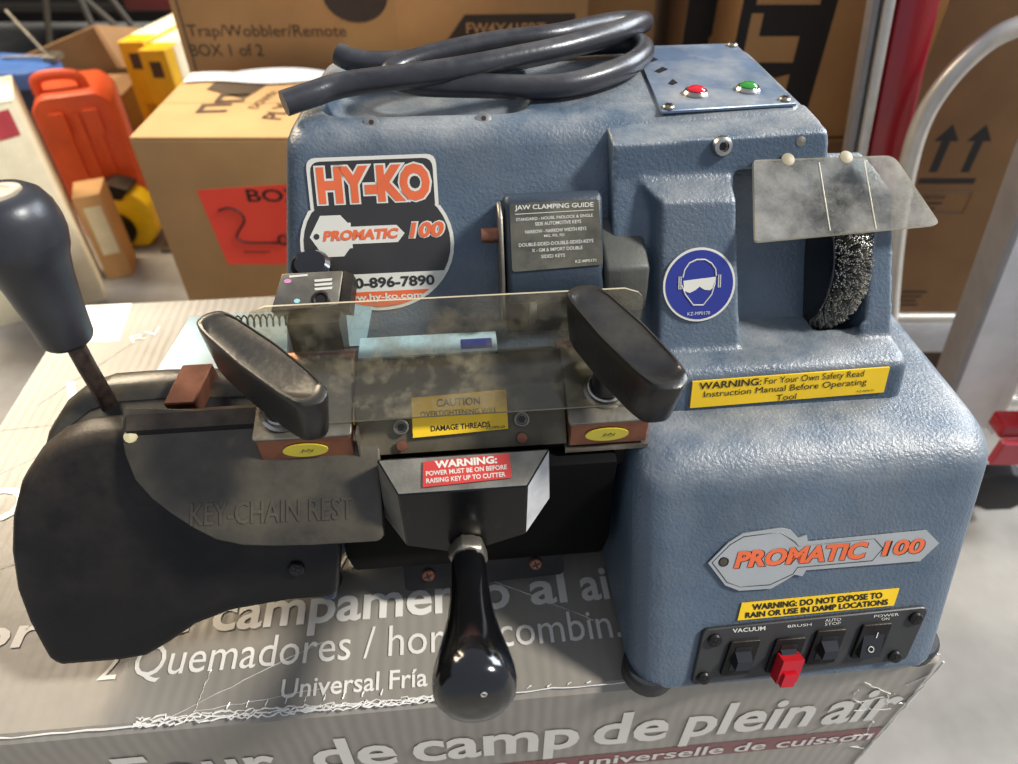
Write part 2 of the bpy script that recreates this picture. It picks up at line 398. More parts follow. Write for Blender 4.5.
for k in range(7):
    x = -.01 + k * .013; crease((x, .2015), (x + .003, .203), .0004, 3, tp, .0003)
for k in range(14):
    a = rnd.uniform(.24, .30); b = rnd.uniform(-.14, -.01); crease((a, b), (min(.305, a + rnd.uniform(-.01, .03)), b + rnd.uniform(-.03, .02)), .0004, 6, ft, .001)
crease((.306, 0), (.304, -.3), .001, 40, ft, .0012)
crease((.293, .2), (.302, .24), .0011, 10, tp, .0012); crease((.303, .2), (.305, .3), .0009, 20, tp, .0008)
part('film_creases', m, CRUMP, ct, 'crumpled clear film creases')

# ------------------------------------------------------------------ the key cutting machine
K = thing('key_cutting_machine', 'blue cast metal key cutting machine with black handles standing on the grey carton', 'key machine', (.08, .36, 0), MYAW)
t28 = tan(R(28))
def rquad(x0, x1, y0, y1, r, z, xl=None, n=5):
    xl = x0 if xl is None else xl     # xl: left side x at the back
    q = rpoly([(x1, y1), (xl, y1), (x0, y0), (x1, y0)], r, n); return [(x, y, z) for x, y in q]
body = MB()
zz = [.042, .08, .15, .22, .2705]; Rr = .012
rings = []
def mainring(z, i=0):
    yf = .408 + (z - .272) * t28; k = (z - .042) / .24
    return rquad(-.1275 + .030 * k + i, .248 - .020 * k - i, yf + i, .548 - i, .016, z, xl=-.118 + .033 * k + i)
for z in zz: rings.append(mainring(z))
for a in (22, 45, 67, 90): rings.append(mainring(.2825 - Rr + Rr * sin(R(a)), Rr * (1 - cos(R(a)))))
body.loft(rings)
rings = []
def frontring(z, i=0):
    k = (z - .012) / .13; return rquad(.0935 + .0025 * k + i, .2955 + .0245 * k - i, .1866 + (z - .012) * t28 + i, .43 - i, .026, z)
for z in (.012, .05, .09, .1285): rings.append(frontring(z))
for a in (20, 40, 60, 75, 90): rings.append(frontring(.1455 - .017 + .017 * sin(R(a)), .017 * (1 - cos(R(a)))))
body.loft(rings)
# legs under the raised main body
body.hexa([(-.105, .272, .006), (-.097, .272, .006), (-.097, .31, .006), (-.112, .31, .006)], [(-.124, .286, .07), (-.082, .286, .07), (-.082, .33, .07), (-.124, .33, .07)])
body.hexa([(-.12, .50, .006), (-.09, .50, .006), (-.09, .54, .006), (-.12, .54, .006)], [(-.12, .48, .06), (-.08, .48, .06), (-.08, .545, .06), (-.12, .545, .06)])
dish = MB(); dish.loft([[(x, y, z) for x, y in rpoly([(.055 + e, .515 + e), (-.07 - e, .515 + e), (-.078 - e, .432 - e), (.050 + e, .428 - e)], .02, 5)] for z, e in ((.268, -.006), (.272, -.001), (.30, .003))])
casing = fuse(body, .0021, 3, dish)
csg = part('machine_casing', casing, BLUE, K, angle=60, fix=False)

Ff = FR((0, .1883, .015), 28); Fm = FR((0, .408, .272), 28)
def off(fr, d): return (fr[0] + fr[3] * d, fr[1], fr[2], fr[3])
# HY-KO sticker
m = MB(); S = off(Fm, .0006)
def sticker_outline(g, n=30):
    cx, cy, rx, ry = -.047, -.056, .0465 - g, .0405 - g
    a0 = 180 - math.degrees(math.asin(.021 / .0405)); pts = []
    pts += ell(cx, cy, rx, ry, n, 148, 392)
    x1, x0, yt = -.0085 - g, -.0850 + g, -.0045 - g
    pts += [(x1 + .0005, -.030)] if False else []
    pts += rpoly([(x1, -.034), (x1, yt), (x0, yt), (x0, -.034)], [.0005, .006, .006, .0005], 4); return pts
m.prism(sticker_outline(0), S, 0, .0003, 0); m.flat(sticker_outline(.0022), S, .0005, 1)
def chord(y, g): return .0443 * math.sqrt(max(0, 1 - ((y + .056) / .0383) ** 2)) - g
def band(y0, y1, mi, offs):
    L = [(-.047 - chord(y0 + (y1 - y0) * i / 8, 0), y0 + (y1 - y0) * i / 8) for i in range(9)]
    Rg = [(-.047 + chord(y0 + (y1 - y0) * i / 8, 0), y0 + (y1 - y0) * i / 8) for i in range(8, -1, -1)]
    m.flat((L + Rg)[::-1], S, offs, mi)
band(-.0845, -.0735, 0, .0007); band(-.0943, -.0845, 2, .0007)
m.text('HY-KO', S, -.0808, -.0322, .0692, .0236, 0, .11, .0007)
m.text('HY-KO', S, -.0795, -.0312, .0666, .0216, 2, .055, .0009)
def keyshape(x, y, L, H, g=0):
    h = H / 2 - g; e = g
    return [(x + e, y), (x + L * .13, y + h), (x + L * .34, y + h), (x + L * .41, y + h * .62), (x + L * .44, y + h * .62), (x + L * .44, y + h * .42), (x + L * .92, y + h * .42), (x + L - e, y),
            (x + L * .92, y - h * .42), (x + L * .44, y - h * .42), (x + L * .44, y - h * .62), (x + L * .41, y - h * .62), (x + L * .34, y - h), (x + L * .13, y - h)][::-1]
m.flat(keyshape(-.0872, -.0500, .057, .0245), S, .0007, 0)
m.text('PROMATIC', S, -.0795, -.0528, .0445, .0062, 2, .05, .0010, shear=.25)
m.flat(ell(-.0830, -.0498, .0017, .0017, 14), S, .0010, 1)
m.text('100', S, -.0282, -.0536, .0215, .0105, 0, .10, .0008, shear=.25); m.text('100', S, -.0275, -.0530, .0200, .0092, 2, .04, .0011, shear=.25)
m.text('1-800-896-7890', S, -.0800, -.0823, .0660, .0066, 1, .03, .0010)
m.text('www.hy-ko.com', S, -.0740, -.0910, .052, .0052, 0, .03, .0010)
part('logo_sticker', m, [OFFW, CHAR, ORNG], csg, 'HY-KO PROMATIC 100 sticker in black, white and orange')
# key shaped emblem
m = MB(); E = off(Ff, .0008)
EP = [(.1381, .0835), (.150, .096), (.1586, .1011), (.182, .1027), (.1877, .1010), (.1925, .0955), (.1975, .0970), (.1985, .0925), (.272, .0941), (.2808, .0850), (.2699, .0740), (.1985, .0738), (.1965, .0700), (.1915, .0715), (.186, .068), (.1775, .0633), (.1577, .0636), (.149, .068)]
EP = [(x, y + .0005) for x, y in EP]
m.prism(EP[::-1], E, 0, .0009, 0)
cxm, cym = .168, .083
line = [(.1405, .0838), (.151, .0945), (.159, .0990), (.181, .1003), (.188, .0950), (.1905, .0930), (.193, .0902), (.2395, .0915), (.2455, .0845), (.2395, .0768), (.193, .0762), (.1905, .0720), (.1765, .0660), (.1585, .0662), (.150, .0700)]
line = [(x, y + .0005) for x, y in line]
m.tube([P(E, x, y, .0009) for x, y in line], .0003, 5, 1, closed=True)
m.text('PROMATIC', E, .1540, .0788, .080, .0116, 1, .055, .0011, shear=.25); m.text('PROMATIC', E, .1535, .0793, .080, .0112, 2, .045, .0013, shear=.25)
m.text('100', E, .2452, .0795, .0255, .0102, 1, .05, .0011, shear=.25); m.text('100', E, .2445, .0800, .0255, .0100, 2, .03, .0013, shear=.25)
m.torus(P(E, .1475, .0842, .0009), E[3], .0027, .0005, 20, 6, 1); m.flat(ell(.1475, .0842, .0024, .0024, 18), E, .0011, 3)
part('key_emblem', m, [GREYL, INK, ORNG, DARKM], csg, 'grey key-shaped PROMATIC 100 nameplate')
m = MB(); m.prism([(.1578, .0435), (.2567, .0450), (.2590, .0565), (.1600, .0550)], E, -.0004, .0003, 0)
m.text('WARNING: DO NOT EXPOSE TO', E, .1665, .0498, .082, .0043, 1, .035, .0006, rot=.8); m.text('RAIN OR USE IN DAMP LOCATIONS', E, .1625, .0448, .090, .0040, 1, .035, .0006, rot=.8)
part('damp_warning_label', m, [YEL, INK], csg, 'yellow WARNING label about rain and damp locations')
# screws of the front of the main casing
for i, (u, s_) in enumerate(((-.0455, .0105), (.0215, .0095))):
    m = MB(); f = frm((0, .4215, .2815), (1, 0, 0), (0, .75, .65)); m.lathe([(.0048, -.001), (.0046, .0006), (.003, .001), (0, .0011)], P(f, u, 0, .0), f[3], 16, 0); m.flat(ell(u, 0, .0016, .0016, 8), f, .0013, 1)
    part('casing_screw', m, [STEEL, RUST], csg)
# feet
for i, (x, y, s_) in enumerate(((.108, .2045, 1), (.285, .209, 1), (.285, .41, 1), (-.104, .29, .45), (-.104, .52, .45))):
    m = MB(); h = .014 if s_ == 1 else .010; r_ = .017 * s_ if s_ == 1 else .009; m.lathe([(r_ * .92, 0), (r_, .002), (r_, h - .002), (r_ * .9, h)], (x, y, 0.0017), (0, 0, 1), 24); part('rubber_foot', m, RUB, K)
m = MB().box(.10, .288, .20, .425, .0115, .0145).bevel(.002, 1); part('bottom_plate', m, BLACK, K)
m = MB().prism(rpoly([(-.048, .002), (.062, .006), (.062, .05), (-.048, .05)], .004, 3), FR((0, .2705, .014), 28), .001, .004, 0)
fb = off(FR((0, .2705, .014), 28), .004)
m.screw(fb, -.0315, .0135, .0045, 1, 2, .003); m.screw(fb, .0425, .016, .0045, 1, 2, .003); part('lower_cover_plate', m, [BLACK, COPPER, INK], K)

# switch panel
sp = MB(); sp.prism(rpoly([(.1295, .0020), (.2672, .0066), (.2790, .0435), (.1362, .0402)], [.003, .003, .006, .004], 4), E, -.001, .0022, 0)
sp.bevel(.0006, 1)
sp.text('VACUUM', E, .1540, .0368, .0205, .0028, 1, .02, .0025); sp.text('BRUSH', E, .1885, .0372, .015, .0018, 1, 0, .0025)
sp.text('AUTO', E, .2120, .0390, .010, .0020, 1, 0, .0025); sp.text('STOP', E, .2120, .0365, .010, .0018, 1, 0, .0025); sp.text('POWER', E, .2430, .0392, .016, .0018, 1, 0, .0025); sp.text('ON', E, .2480, .0368, .005, .0018, 1, 0, .0025)
panel = part('switch_panel', sp, [mat('charcoal_panel', '#3b3a38', .42, .2, .05, 60), OFFW], K)
SW = off(E, .0022)
for x, y in ((.1430, .0330), (.2700, .0365), (.1368, .0070), (.2590, .0105)):
    m = MB().screw(SW, x, y, .0042, 0, 1, .003); part('panel_screw', m, [mat('blackened_screw', '#34312e', .3, .7, .1), INK], panel)
def rocker(x, y, kind, label=None):
    m = MB(); sl = .28
    q = lambda x0, x1, y0, y1: [(x + x0 + sl * y0, y + y0), (x + x1 + sl * y0, y + y0), (x + x1 + sl * y1, y + y1), (x + x0 + sl * y1, y + y1)]
    m.prism(rpoly(q(-.0092, .0092, -.0115, .0115), .0015, 3), SW, 0, .0022, 0); m.bevel(.0005, 1)
    if kind != 'power':
        m.prism(q(-.0052, .0052, -.0078, .0078), SW, .0010, .0026, 3)
        b = q(-.0050, .0050, -.0030, .0050); a = [P(SW, u, v, .002) for u, v in b]; c = q(-.0046, .0046, -.0030, .0008)
        t = [P(SW, u, v, .0085) for u, v in q(-.0045, .0045, -.004, .0015)]
        m.hexa(a, t, 1)
    if kind == 'red':
        m.prism(q(-.0065, .0065, -.0120, .0030), SW, .003, .0115, 2); m.prism(q(-.0040, .0040, -.0135, -.0050), SW, .0085, .0135, 2)
    if kind == 'power':
        a = [P(SW, u, v, n) for (u, v), n in zip(q(-.0065, .0065, -.0092, .0092), (.0055, .0055, .001, .001))]; bb = [P(SW, u, v, .001) for u, v in q(-.0065, .0065, -.0092, .0092)]
        m.hexa(bb, a, 1); f2 = frm(P(SW, x, y, .0037), SW[1], (a[3] - a[0]))
        m.torus(P(f2, -.0008, -.0040, .0003), f2[3], .0017, .0003, 16, 5, 4); m.flat([(.0008, .003), (.0013, .003), (.0018, .0065), (.0013, .0065)], f2, .0004, 4)
    part('red_switch' if kind == 'red' else 'rocker_switch', m, [BLACK, mat('switch_black', '#202123', .3, 0, .03, coat=.3), RSW, INK, OFFW], panel, label)
rocker(.1590, .0200, 'a'); rocker(.1875, .0190, 'red', 'black switch with a red translucent guard'); rocker(.2130, .0225, 'a'); rocker(.2420, .0240, 'power')

# brush guard casting
g = MB()
rings = []
def lip(z, i=0): return rquad(.1195 + i, .2755 - .006 * 0 - i, .2990 + (z - .1455) * .27 + i, .43 - i, .010, z)
for z in (.143, .155, .1645): rings.append(lip(z))
for a in (25, 50, 70, 90): rings.append(lip(.1709 - .0065 + .0065 * sin(R(a)), .0065 * (1 - cos(R(a)))))
g.loft(rings)
g.hexa([(.1215, .3215, .163), (.173, .3205, .163), (.179, .43, .163), (.086, .43, .163)], [(.1228, .3680, .2500), (.1665, .3672, .2500), (.169, .405, .2650), (.0965, .405, .2650)])
g.hexa([(.0955, .333, .158), (.170, .333, .158), (.170, .45, .158), (.0955, .45, .158)], [(.0955, .3885, .262), (.170, .3885, .262), (.170, .45, .262), (.0955, .45, .262)])
g.hexa([(.165, .355, .158), (.272, .355, .158), (.268, .408, .158), (.165, .408, .158)], [(.165, .402, .262), (.260, .402, .258), (.258, .408, .258), (.165, .408, .262)])
g.hexa([(.252, .3240, .163), (.2735, .3240, .163), (.268, .405, .163), (.252, .405, .163)], [(.2475, .3680, .2500), (.2640, .3680, .2500), (.262, .400, .256), (.2475, .400, .256)])
g.hexa([(.0955, .3860, .2580), (.2285, .3855, .2590), (.2285, .43, .259), (.0955, .43, .258)], [(.0955, .3915, .2755), (.2250, .3925, .2795), (.2250, .43, .2815), (.0955, .43, .2795)])
WC = Vector((.2385, .3790, .1985))
cutw = MB().lathe([(.0480, -.0135), (.0480, .0145)], WC + Vector((.001, -.001, .0)), (1, 0, 0), 48)
guard = part('brush_guard', fuse(g, .0016, 3, cutw), BLUE, K, angle=60, fix=False)
Fp = FR((0, .3258, .1709), 28); Fp = off(Fp, .0015)
m = MB(); c0 = (.1452, .0405)
m.prism(ell(*c0, .0222, .0222, 48), Fp, -.001, .0003, 0); m.flat(ell(*c0, .0208, .0208, 48), Fp, .0005, 1)
m.tube([P(Fp, c0[0] + x, c0[1] + y, .0007) for x, y in [(.0100, .005), (.0095, .009), (.007, .0125), (.003, .0150), (-.002, .0152), (-.0065, .0135), (-.0095, .0095), (-.0105, .005)]], .00045, 5, 0)
m.tube([P(Fp, c0[0] + x, c0[1] + y, .0007) for x, y in [(-.0110, .0005), (-.0085, -.0055), (-.0035, -.0120), (.0025, -.0122), (.0075, -.0060), (.0095, .001)]], .00045, 5, 0)
m.flat([(c0[0] + x, c0[1] + y) for x, y in [(-.0100, .0030), (-.0095, -.0030), (-.0060, -.0045), (-.0025, -.0030), (0, -.0010), (.0030, -.0030), (.0065, -.0035), (.0095, -.0010), (.0100, .0045)]][::-1], Fp, .0008, 0)
for sx in (-.0128, .0115): m.tube([P(Fp, c0[0] + sx + a, c0[1] + b + .001, .0007) for a, b in ((0, -.003), (.0012, -.003), (.0012, .0045), (0, .0045))], .0004, 5, 0, closed=True)
m.text('KZ-MP0170', Fp, c0[0] - .007, c0[1] - .0182, .014, .0020, 0, 0, .0007)
part('goggles_sticker', m, [OFFW, NAVY], guard, 'round blue eye-protection sticker with white goggles face')
Fl = off(FR((0, .2985, .1455), 15.1), .0006)
m = MB(); m.prism([(.1372, .0025), (.2598, .0052), (.2598, .0225), (.1372, .0205)], Fl, -.001, .0003, 0)
m.text('WARNING:', Fl, .1415, .0150, .0385, .0048, 1, .012, .0006, rot=1.2); m.text('For Your Own Safety Read', Fl, .1820, .0148, .062, .0056, 1, 0, .0006, rot=1.2)
m.text('Instruction Manual Before Operating', Fl, .1450, .0082, .102, .0055, 1, 0, .0006, rot=1.2); m.text('Tool', Fl, .1910, .0042, .0125, .0040, 1, 0, .0006, rot=1.2)
m.text('KZ-MP0172', Fl, .2420, .0065, .011, .0013, 1, 0, .0006)
part('safety_warning_label', m, [YEL, INK], guard, 'yellow WARNING label telling to read the manual')
Fb = FR((0, .3890, .2665), 20); m = MB(); O = P(Fb, .1603, .0065)
m.lathe([(.0062, 0), (.0062, .0025), (.0052, .0045), (.0035, .0054), (.0030, .0054), (.0028, .0030), (0, .0030)], O, Fb[3], 24, 0); m.flat(ell(.1603, .0065, .0026, .0026, 6), Fb, .0033, 1)
part('socket_screw', m, [STEEL, INK], guard)
m = MB(); m.lathe([(.003, 0), (.003, .0012), (0, .002)], P(Fb, .2085, .0075), Fb[3], 12); part('small_screw', m, DSTEEL, guard)
# caked dust in the recess
m = MB(); m.loft([[P(FR((0, .3600, .1750), 28), .219 + .0105 * k_ * cos(a) * (1 + .25 * sin(3 * a)), .0100 + .016 * k_ * sin(a) * (1 + .2 * cos(2 * a)), n_) for a in [i * pi / 10 for i in range(20)]] for k_, n_ in ((1, -.001), (.8, .0018), (.4, .0024))]); part('caked_dust_patch', m, DUSTC, guard, 'tan clump of caked filings dust')
# visor
Fv = FR((0, .3865, .2625), 52)
vis = MB(); vis.prism(rpoly([(.1745, -.0495), (.2880, -.0440), (.2668, .0010), (.1800, .0015)], [.003, .004, .006, .002], 4), Fv, 0, .0028, 0, mi_side=1)
visor = part('clear_visor', vis, [VISM, EDGE], K)
for x in (.201, .237):
    m = MB().lathe([(.0042, 0), (.0040, .0006), (.0025, .0011), (0, .0012)], P(Fv, x, .0010, .0024), Fv[3], 16); part('cream_rivet', m, mat('dull_cream_rivet', '#a99c7c', .5), visor)
for x in (.2200, .2480):
    m = MB(); m.tube([P(Fv, x, -.045, .0030), P(Fv, x - .0005, -.002, .0030)], .00035, 6); part('bend_line', m, EDGE, visor)
# wire wheel
wh = MB(); wh.lathe([(.010, -.0125), (.030, -.0125), (.034, -.010), (.034, .010), (.030, .0125), (.010, .0125)], WC, (1, 0, 0), 40); wh.lathe([(.0035, -.016), (.0035, .012)], WC, (1, 0, 0), 6, 1)
wh.lathe([(.004, -.0150), (.038, -.0138), (.0405, -.0128), (.0405, -.0118), (.004, -.0118)], WC, (1, 0, 0), 40)
wheel = part('wire_wheel', wh, [GLOSSB, STEEL], K)
br = MB(); rw = random.Random(5)
for i in range(3000):
    a = rw.uniform(0, 2 * pi); xx = rw.uniform(-1, 1); L = .0455 - .005 * xx * xx + rw.uniform(-.002, .0015); a2 = a + rw.uniform(-.05, .05)
    A = WC + Vector((xx * .008, cos(a) * .032, sin(a) * .032)); B = WC + Vector((xx * .0118, cos(a2) * L, sin(a2) * L))
    br.tube([A, B], .00046, 3, 0)
part('bristles', br, mat('wire_steel', '#c4c0b6', .35, .7, .25, 200), wheel, kind='stuff')

# top control panel
Tz = TOP(.2822)
cp = MB(); cp.prism([(.1290, .4175), (.2160, .4225), (.2160, .5405), (.1390, .5400)], Tz, 0, .0022, 0); cp.bevel(.0005, 1)
cp.flat([(.1425, .508), (.1475, .514), (.1500, .509), (.1440, .504)], Tz, .0024, 1); cp.flat([(.1415, .486), (.1490, .494), (.1520, .489), (.1440, .482)], Tz, .0024, 1); cp.flat([(.1445, .462), (.1500, .470), (.1515, .463), (.1470, .459)], Tz, .0024, 1)
cpo = part('control_panel', cp, [BLUEP, INK], K)
for nm, x, y, gm in (('red_indicator_lamp', .1576, .4428, REDGL), ('green_indicator_lamp', .1929, .4466, GRNGL)):
    m = MB().lathe([(.0078, 0), (.0080, .0012), (.0070, .0026), (.0056, .0028)], (x, y, .2844), (0, 0, 1), 28, 0); m.lathe([(.0060, .002), (.0056, .0034), (.0038, .0046), (.0016, .0051), (0, .0052)], (x, y, .2844), (0, 0, 1), 24, 1)
    part(nm, m, [STEEL, gm], cpo)
for x, y in ((.1345, .4215), (.2100, .4275), (.2115, .5340)):
    m = MB().screw(TOP(.2844), x, y, .0038, 0, 1, .0024); part('panel_screw', m, [DSTEEL, INK], cpo)

# cutter guard with jaw clamping guide
m = MB(); m.xprism([(.405, .2350), (.388, .2480), (.3790, .2540), (.3735, .2550), (.3700, .2520), (.3495, .2170), (.3445, .2080), (.3440, .1990), (.352, .1950), (.392, .195)], .0295, .0875); m.bevel(.0035, 3, 28)
cg = part('cutter_guard', m, mat('dark_blue_casting', '#2d3843', .42, 0, .08, 40, .3, 420), K, angle=50)
Fg = FR((0, .3495, .2170), 30.36); Fg = off(Fg, .0009)
Fg = off(FR((0, .3495, .2170), 30.36), .0009); Fg = (P(Fg, 0, .0045), Fg[1], Fg[2] * .92, Fg[3])
m = MB(); m.prism(rpoly([(.0325, -.003), (.0865, -.001), (.0845, .0400), (.0325, .0395)], .002, 3), Fg, -.0008, .0003, 0)
m.text('JAW CLAMPING GUIDE', Fg, .0355, .0345, .046, .0038, 1, .02, .0005); m.flat([(.0355, .0330), (.0815, .0337), (.0815, .0333), (.0355, .0326)][::-1], Fg, .0005, 1)
for t_, x, y, w in (('STANDARD - HOUSE, PADLOCK & SINGLE', .036, .0282, .045), ('SIDE AUTOMOTIVE KEYS', .047, .0252, .027), ('NARROW - NARROW WIDTH KEYS', .041, .0205, .036), ('MG, FIS, FD', .052, .0176, .012),
                    ('DOUBLE-SIDED-DOUBLE-SIDED-KEYS', .037, .0125, .044), ('X - GM & IMPORT DOUBLE', .0445, .0088, .030), ('SIDED KEYS', .050, .0048, .014), ('KZ-MP0171', .070, .0008, .0125)):
    m.text(t_, Fg, x, y, w, .0022 if w > .013 else .0019, 1, .012, .0005, rot=1)
part('clamping_guide_label', m, [LAB171, OFFW], cg, 'dusty JAW CLAMPING GUIDE label with white text')
m = MB(); m.xprism([(.395, .232), (.380, .2310), (.3480, .2190), (.3425, .1900), (.395, .190)], .0880, .1150); m.bevel(.0025, 2, 28); part('guard_arm', m, mat('dusty_grey_guard', '#57564f', .5, .1, .12, 40, .2, 420), K, angle=50)
m = MB(); m.xprism([(.375, .252), (.362, .248), (.3450, .215), (.3420, .196), (.352, .180), (.375, .180)], .0255, .0280); m.bevel(.0008, 1); part('side_guard_plate', m, DSTEEL, K)
m = MB().lathe([(.0045, 0), (.0045, .010)], (.0155, .365, .235), (1, 0, 0), 14); part('brass_bolt', m, COPPER, K)
m = MB().lathe([(.006, -.006), (.006, -.002), (.017, -.002), (.017, .002), (.006, .002), (.006, .008)], (.045, .360, .193), (1, 0, 0), 32); m.lathe([(.005, 0), (.005, .02)], (.052, .360, .193), (1, 0, 0), 12, 1); part('cutter_wheel', m, [STEEL, COPPER], K)
m = MB().box(.030, .086, .352, .390, .172, .2005); part('cutter_housing', m, BLACK, K)
# probe block
Ft = FR((0, .3375, .2080), 50)
m = MB(); m.prism([(-.108, 0), (-.0690, .0020), (-.0655, .0225), (-.1010, .0225)], Ft, -.014, 0, 0); m.bevel(.0012, 2)
tb = part('probe_block', m, DSTEEL, K)
m = MB(); m.prism([(-.0688, .0000), (-.0630, -.0010), (-.0600, .0200), (-.0654, .0225)], Ft, -.016, -.0005, 0); part('probe_block_side', m, BLACK, tb)
m = MB(); m.torus(P(Ft, -.0790, .0055, .0004), Ft[3], .0042, .0013, 24, 8, 0); m.flat(ell(-.0790, .0055, .0034, .0034, 18), Ft, .0006, 1); part('socket_hole', m, [BLACK, INK], tb)
m = MB(); m.flat(ell(-.0975, .0175, .0022, .0013, 12), Ft, .0004, 0); m.flat(ell(-.0925, .0055, .0018, .0013, 12), Ft, .0004, 1)
m.flat([(-.0965, .0195), (-.0860, .0200), (-.0860, .0212), (-.0965, .0208)], Ft, .0004, 2)
for k in range(3): m.flat([(-.0820, .0112 + k * .0025), (-.0725, .0115 + k * .0025), (-.0720, .0130 + k * .0025), (-.0825, .0126 + k * .0025)], Ft, .0004, 2)
part('coloured_marks', m, [mat('pink_dot', '#d98fb8', .5), mat('cyan_dot', '#9fd8da', .5), OFFW], tb)
m = MB().lathe([(.010, 0), (.0115, .002), (.0115, .008), (.009, .0105), (0, .011)], (-.086, .368, .213), (0, -.35, .94), 28); part('probe_knob', m, GLOSSB, K)
m = MB().box(-.100, -.070, .335, .375, .165, .200); part('probe_mount', m, BLACK, K)

# pale blue tray beside and in front of the main face
m = MB(); m.hexa([(-.1985, .3515, .133), (-.113, .3480, .133), (-.1130, .4190, .133), (-.190, .4190, .133)], [(-.1985, .3505, .150), (-.113, .3470, .150), (-.1130, .4190, .150), (-.190, .4190, .150)])
m.bevel(.001, 1); m.m = [0 if abs(f_[0]) >= 0 else 0 for f_ in m.f]
mm = MB(); mm.add(m.v, m.f, 0)
mm.prism([(-.1975, .1340), (-.1135, .1340), (-.1135, .1485), (-.1975, .1485)], frm((0, .3500, 0), (1, 0, -0), (0, 0, 1)), 0, .0008, 1)
mm.box(-.113, -.062, .3360, .3480, .1620, .1660, 0); mm.box(-.062, .022, .3300, .3490, .1700, .1762, 0); mm.box(.000, .019, .3330, .3420, .1762, .1766, 2); mm.box(-.062, .022, .3296, .3304, .1700, .1750, 1)
fz = off(Fm, .0006); mm.prism([(-.078, -.118), (-.060, -.118), (-.052, -.088), (-.066, -.088)], fz, 0, .0006, 0)
mm.prism(ell(-.146, .3745, .009, .006, 16), TOP(.150), 0, .0004, 2)
part('pale_blue_tray', mm, [LBLUE, DBLUE, NAVY], K)
m = MB(); pts = [Vector((-.165 + .05 * i / 120, .392 + .004 * sin(i * 2 * pi / 10), .162 + .004 * cos(i * 2 * pi / 10))) for i in range(121)]; m.tube(pts, .0006, 5); part('coil_spring', m, DARKM, K)
m = MB(); m.hexa([(-.176, .318, .150), (-.158, .318, .150), (-.154, .350, .150), (-.172, .350, .150)], [(-.176, .3135, .163), (-.158, .3135, .163), (-.150, .338, .172), (-.168, .338, .172)]); m.bevel(.0008, 1); part('square_bar', m, COPPER, K)

# carriage
bm_ = MB(); bm_.xprism([(.2770, .1465), (.3000, .1730), (.3020, .1735), (.330, .1740), (.345, .165), (.345, .1450), (.280, .1450)], -.0625, .0585); bm_.bevel(.0006, 1)
bm_.box(-.112, .100, .282, .330, .120, .1462, 1)
bm_.box(-.118, -.060, .2775, .330, .1415, .1448, 2); bm_.box(.057, .1060, .2745, .330, .1415, .1448, 2)
bm_.box(-.0612, -.0600, .2765, .283, .1440, .1660, 2)
car = part('carriage', bm_, [DARKM, BLACK, DSTEEL], K)
Fc = FR((0, .2755, .1470), 41); Fc = off(Fc, .0012)
m = MB(); m.prism([(-.0305, .0100), (.0243, .0118), (.0243, .0345), (-.0300, .0328)], Fc, -.0006, .0003, 0)
m.text('CAUTION', Fc, -.0160, .0268, .025, .0045, 1, .02, .0005); m.text('OVERTIGHTENING WILL', Fc, -.0255, .0215, .044, .0032, 1, .01, .0005); m.text('DAMAGE THREADS', Fc, -.0200, .0130, .034, .0032, 1, .02, .0005, rot=1); m.text('KZ-MP0169', Fc, .0118, .0124, .0105, .0015, 1, 0, .0005)
part('caution_label', m, [YEL, INK], car, 'yellow CAUTION overtightening label')
for x, y in ((-.0368, .0165), (.0324, .0168)):
    m = MB(); m.lathe([(.0045, 0), (.0045, .0008), (.0038, .0012), (.0034, .0012), (.0030, 0), (0, 0)], P(Fc, x, y), Fc[3], 20, 0); m.flat(ell(x, y, .0022, .0022, 6), Fc, .0004, 1); part('socket_screw', m, [DSTEEL, INK], car)
for x, y in ((-.0370, .0058), (.0320, .0060)):
    m = MB(); m.lathe([(.0032, 0), (.003, .0006), (0, .0008)], P(Fc, x, y), Fc[3], 16); part('copper_plug', m, COPPER, car)
def jaw(x0, x1, yf, lab):
    m = MB(); m.xprism([(yf, .1463), (yf, .1640), (.335, .1795), (.345, .17), (.340, .1463)], x0, x1, 0); m.bevel(.0008, 1)
    J = part('jaw', m, COPPER, K); fr = FR((0, yf, .1640), 74.8)
    q = MB(); q.prism(rpoly([(x0 - .0012, -.0010), (x1 + .0005, -.0010), (x1 - .0005, .052), (x0, .052)], .002, 3), fr, .0002, .0026, 0); q.bevel(.0005, 1); part('jaw_top_plate', q, DSTEEL, J)
    q = MB(); f2 = FRONT(yf - .0008); xm = lab; q.prism(ell(xm, .1553, .0126, .0050, 32), f2, -.0004, .0004, 0)
    q.tube([P(f2, xm + a, .1553 + b, .0006) for a, b in ((-.002, -.001), (-.001, .0012), (.0005, -.0005), (.002, .0014), (.0038, -.001), (.0045, .001))], .0002, 4, 1)
    part('yellow_oval', q, [DYEL, INK], J, 'pale yellow oval sticker')
    if x0 < 0:
        q = MB(); f3 = frm((x1 + .0004, 0, 0), (0, 1, 0), (0, 0, 1)); q.prism(ell(.301, .1625, .013, .0050, 28), f3, 0, .0004, 0); part('yellow_oval', q, DYEL, J, 'pale yellow oval painted for a reflection in the shield')  # yellow oval on the inner side, painted in place of a shield reflection
    return fr
jf = jaw(-.1165, -.0640, .2778, -.0905); jaw(.0590, .1048, .2752, .0805)
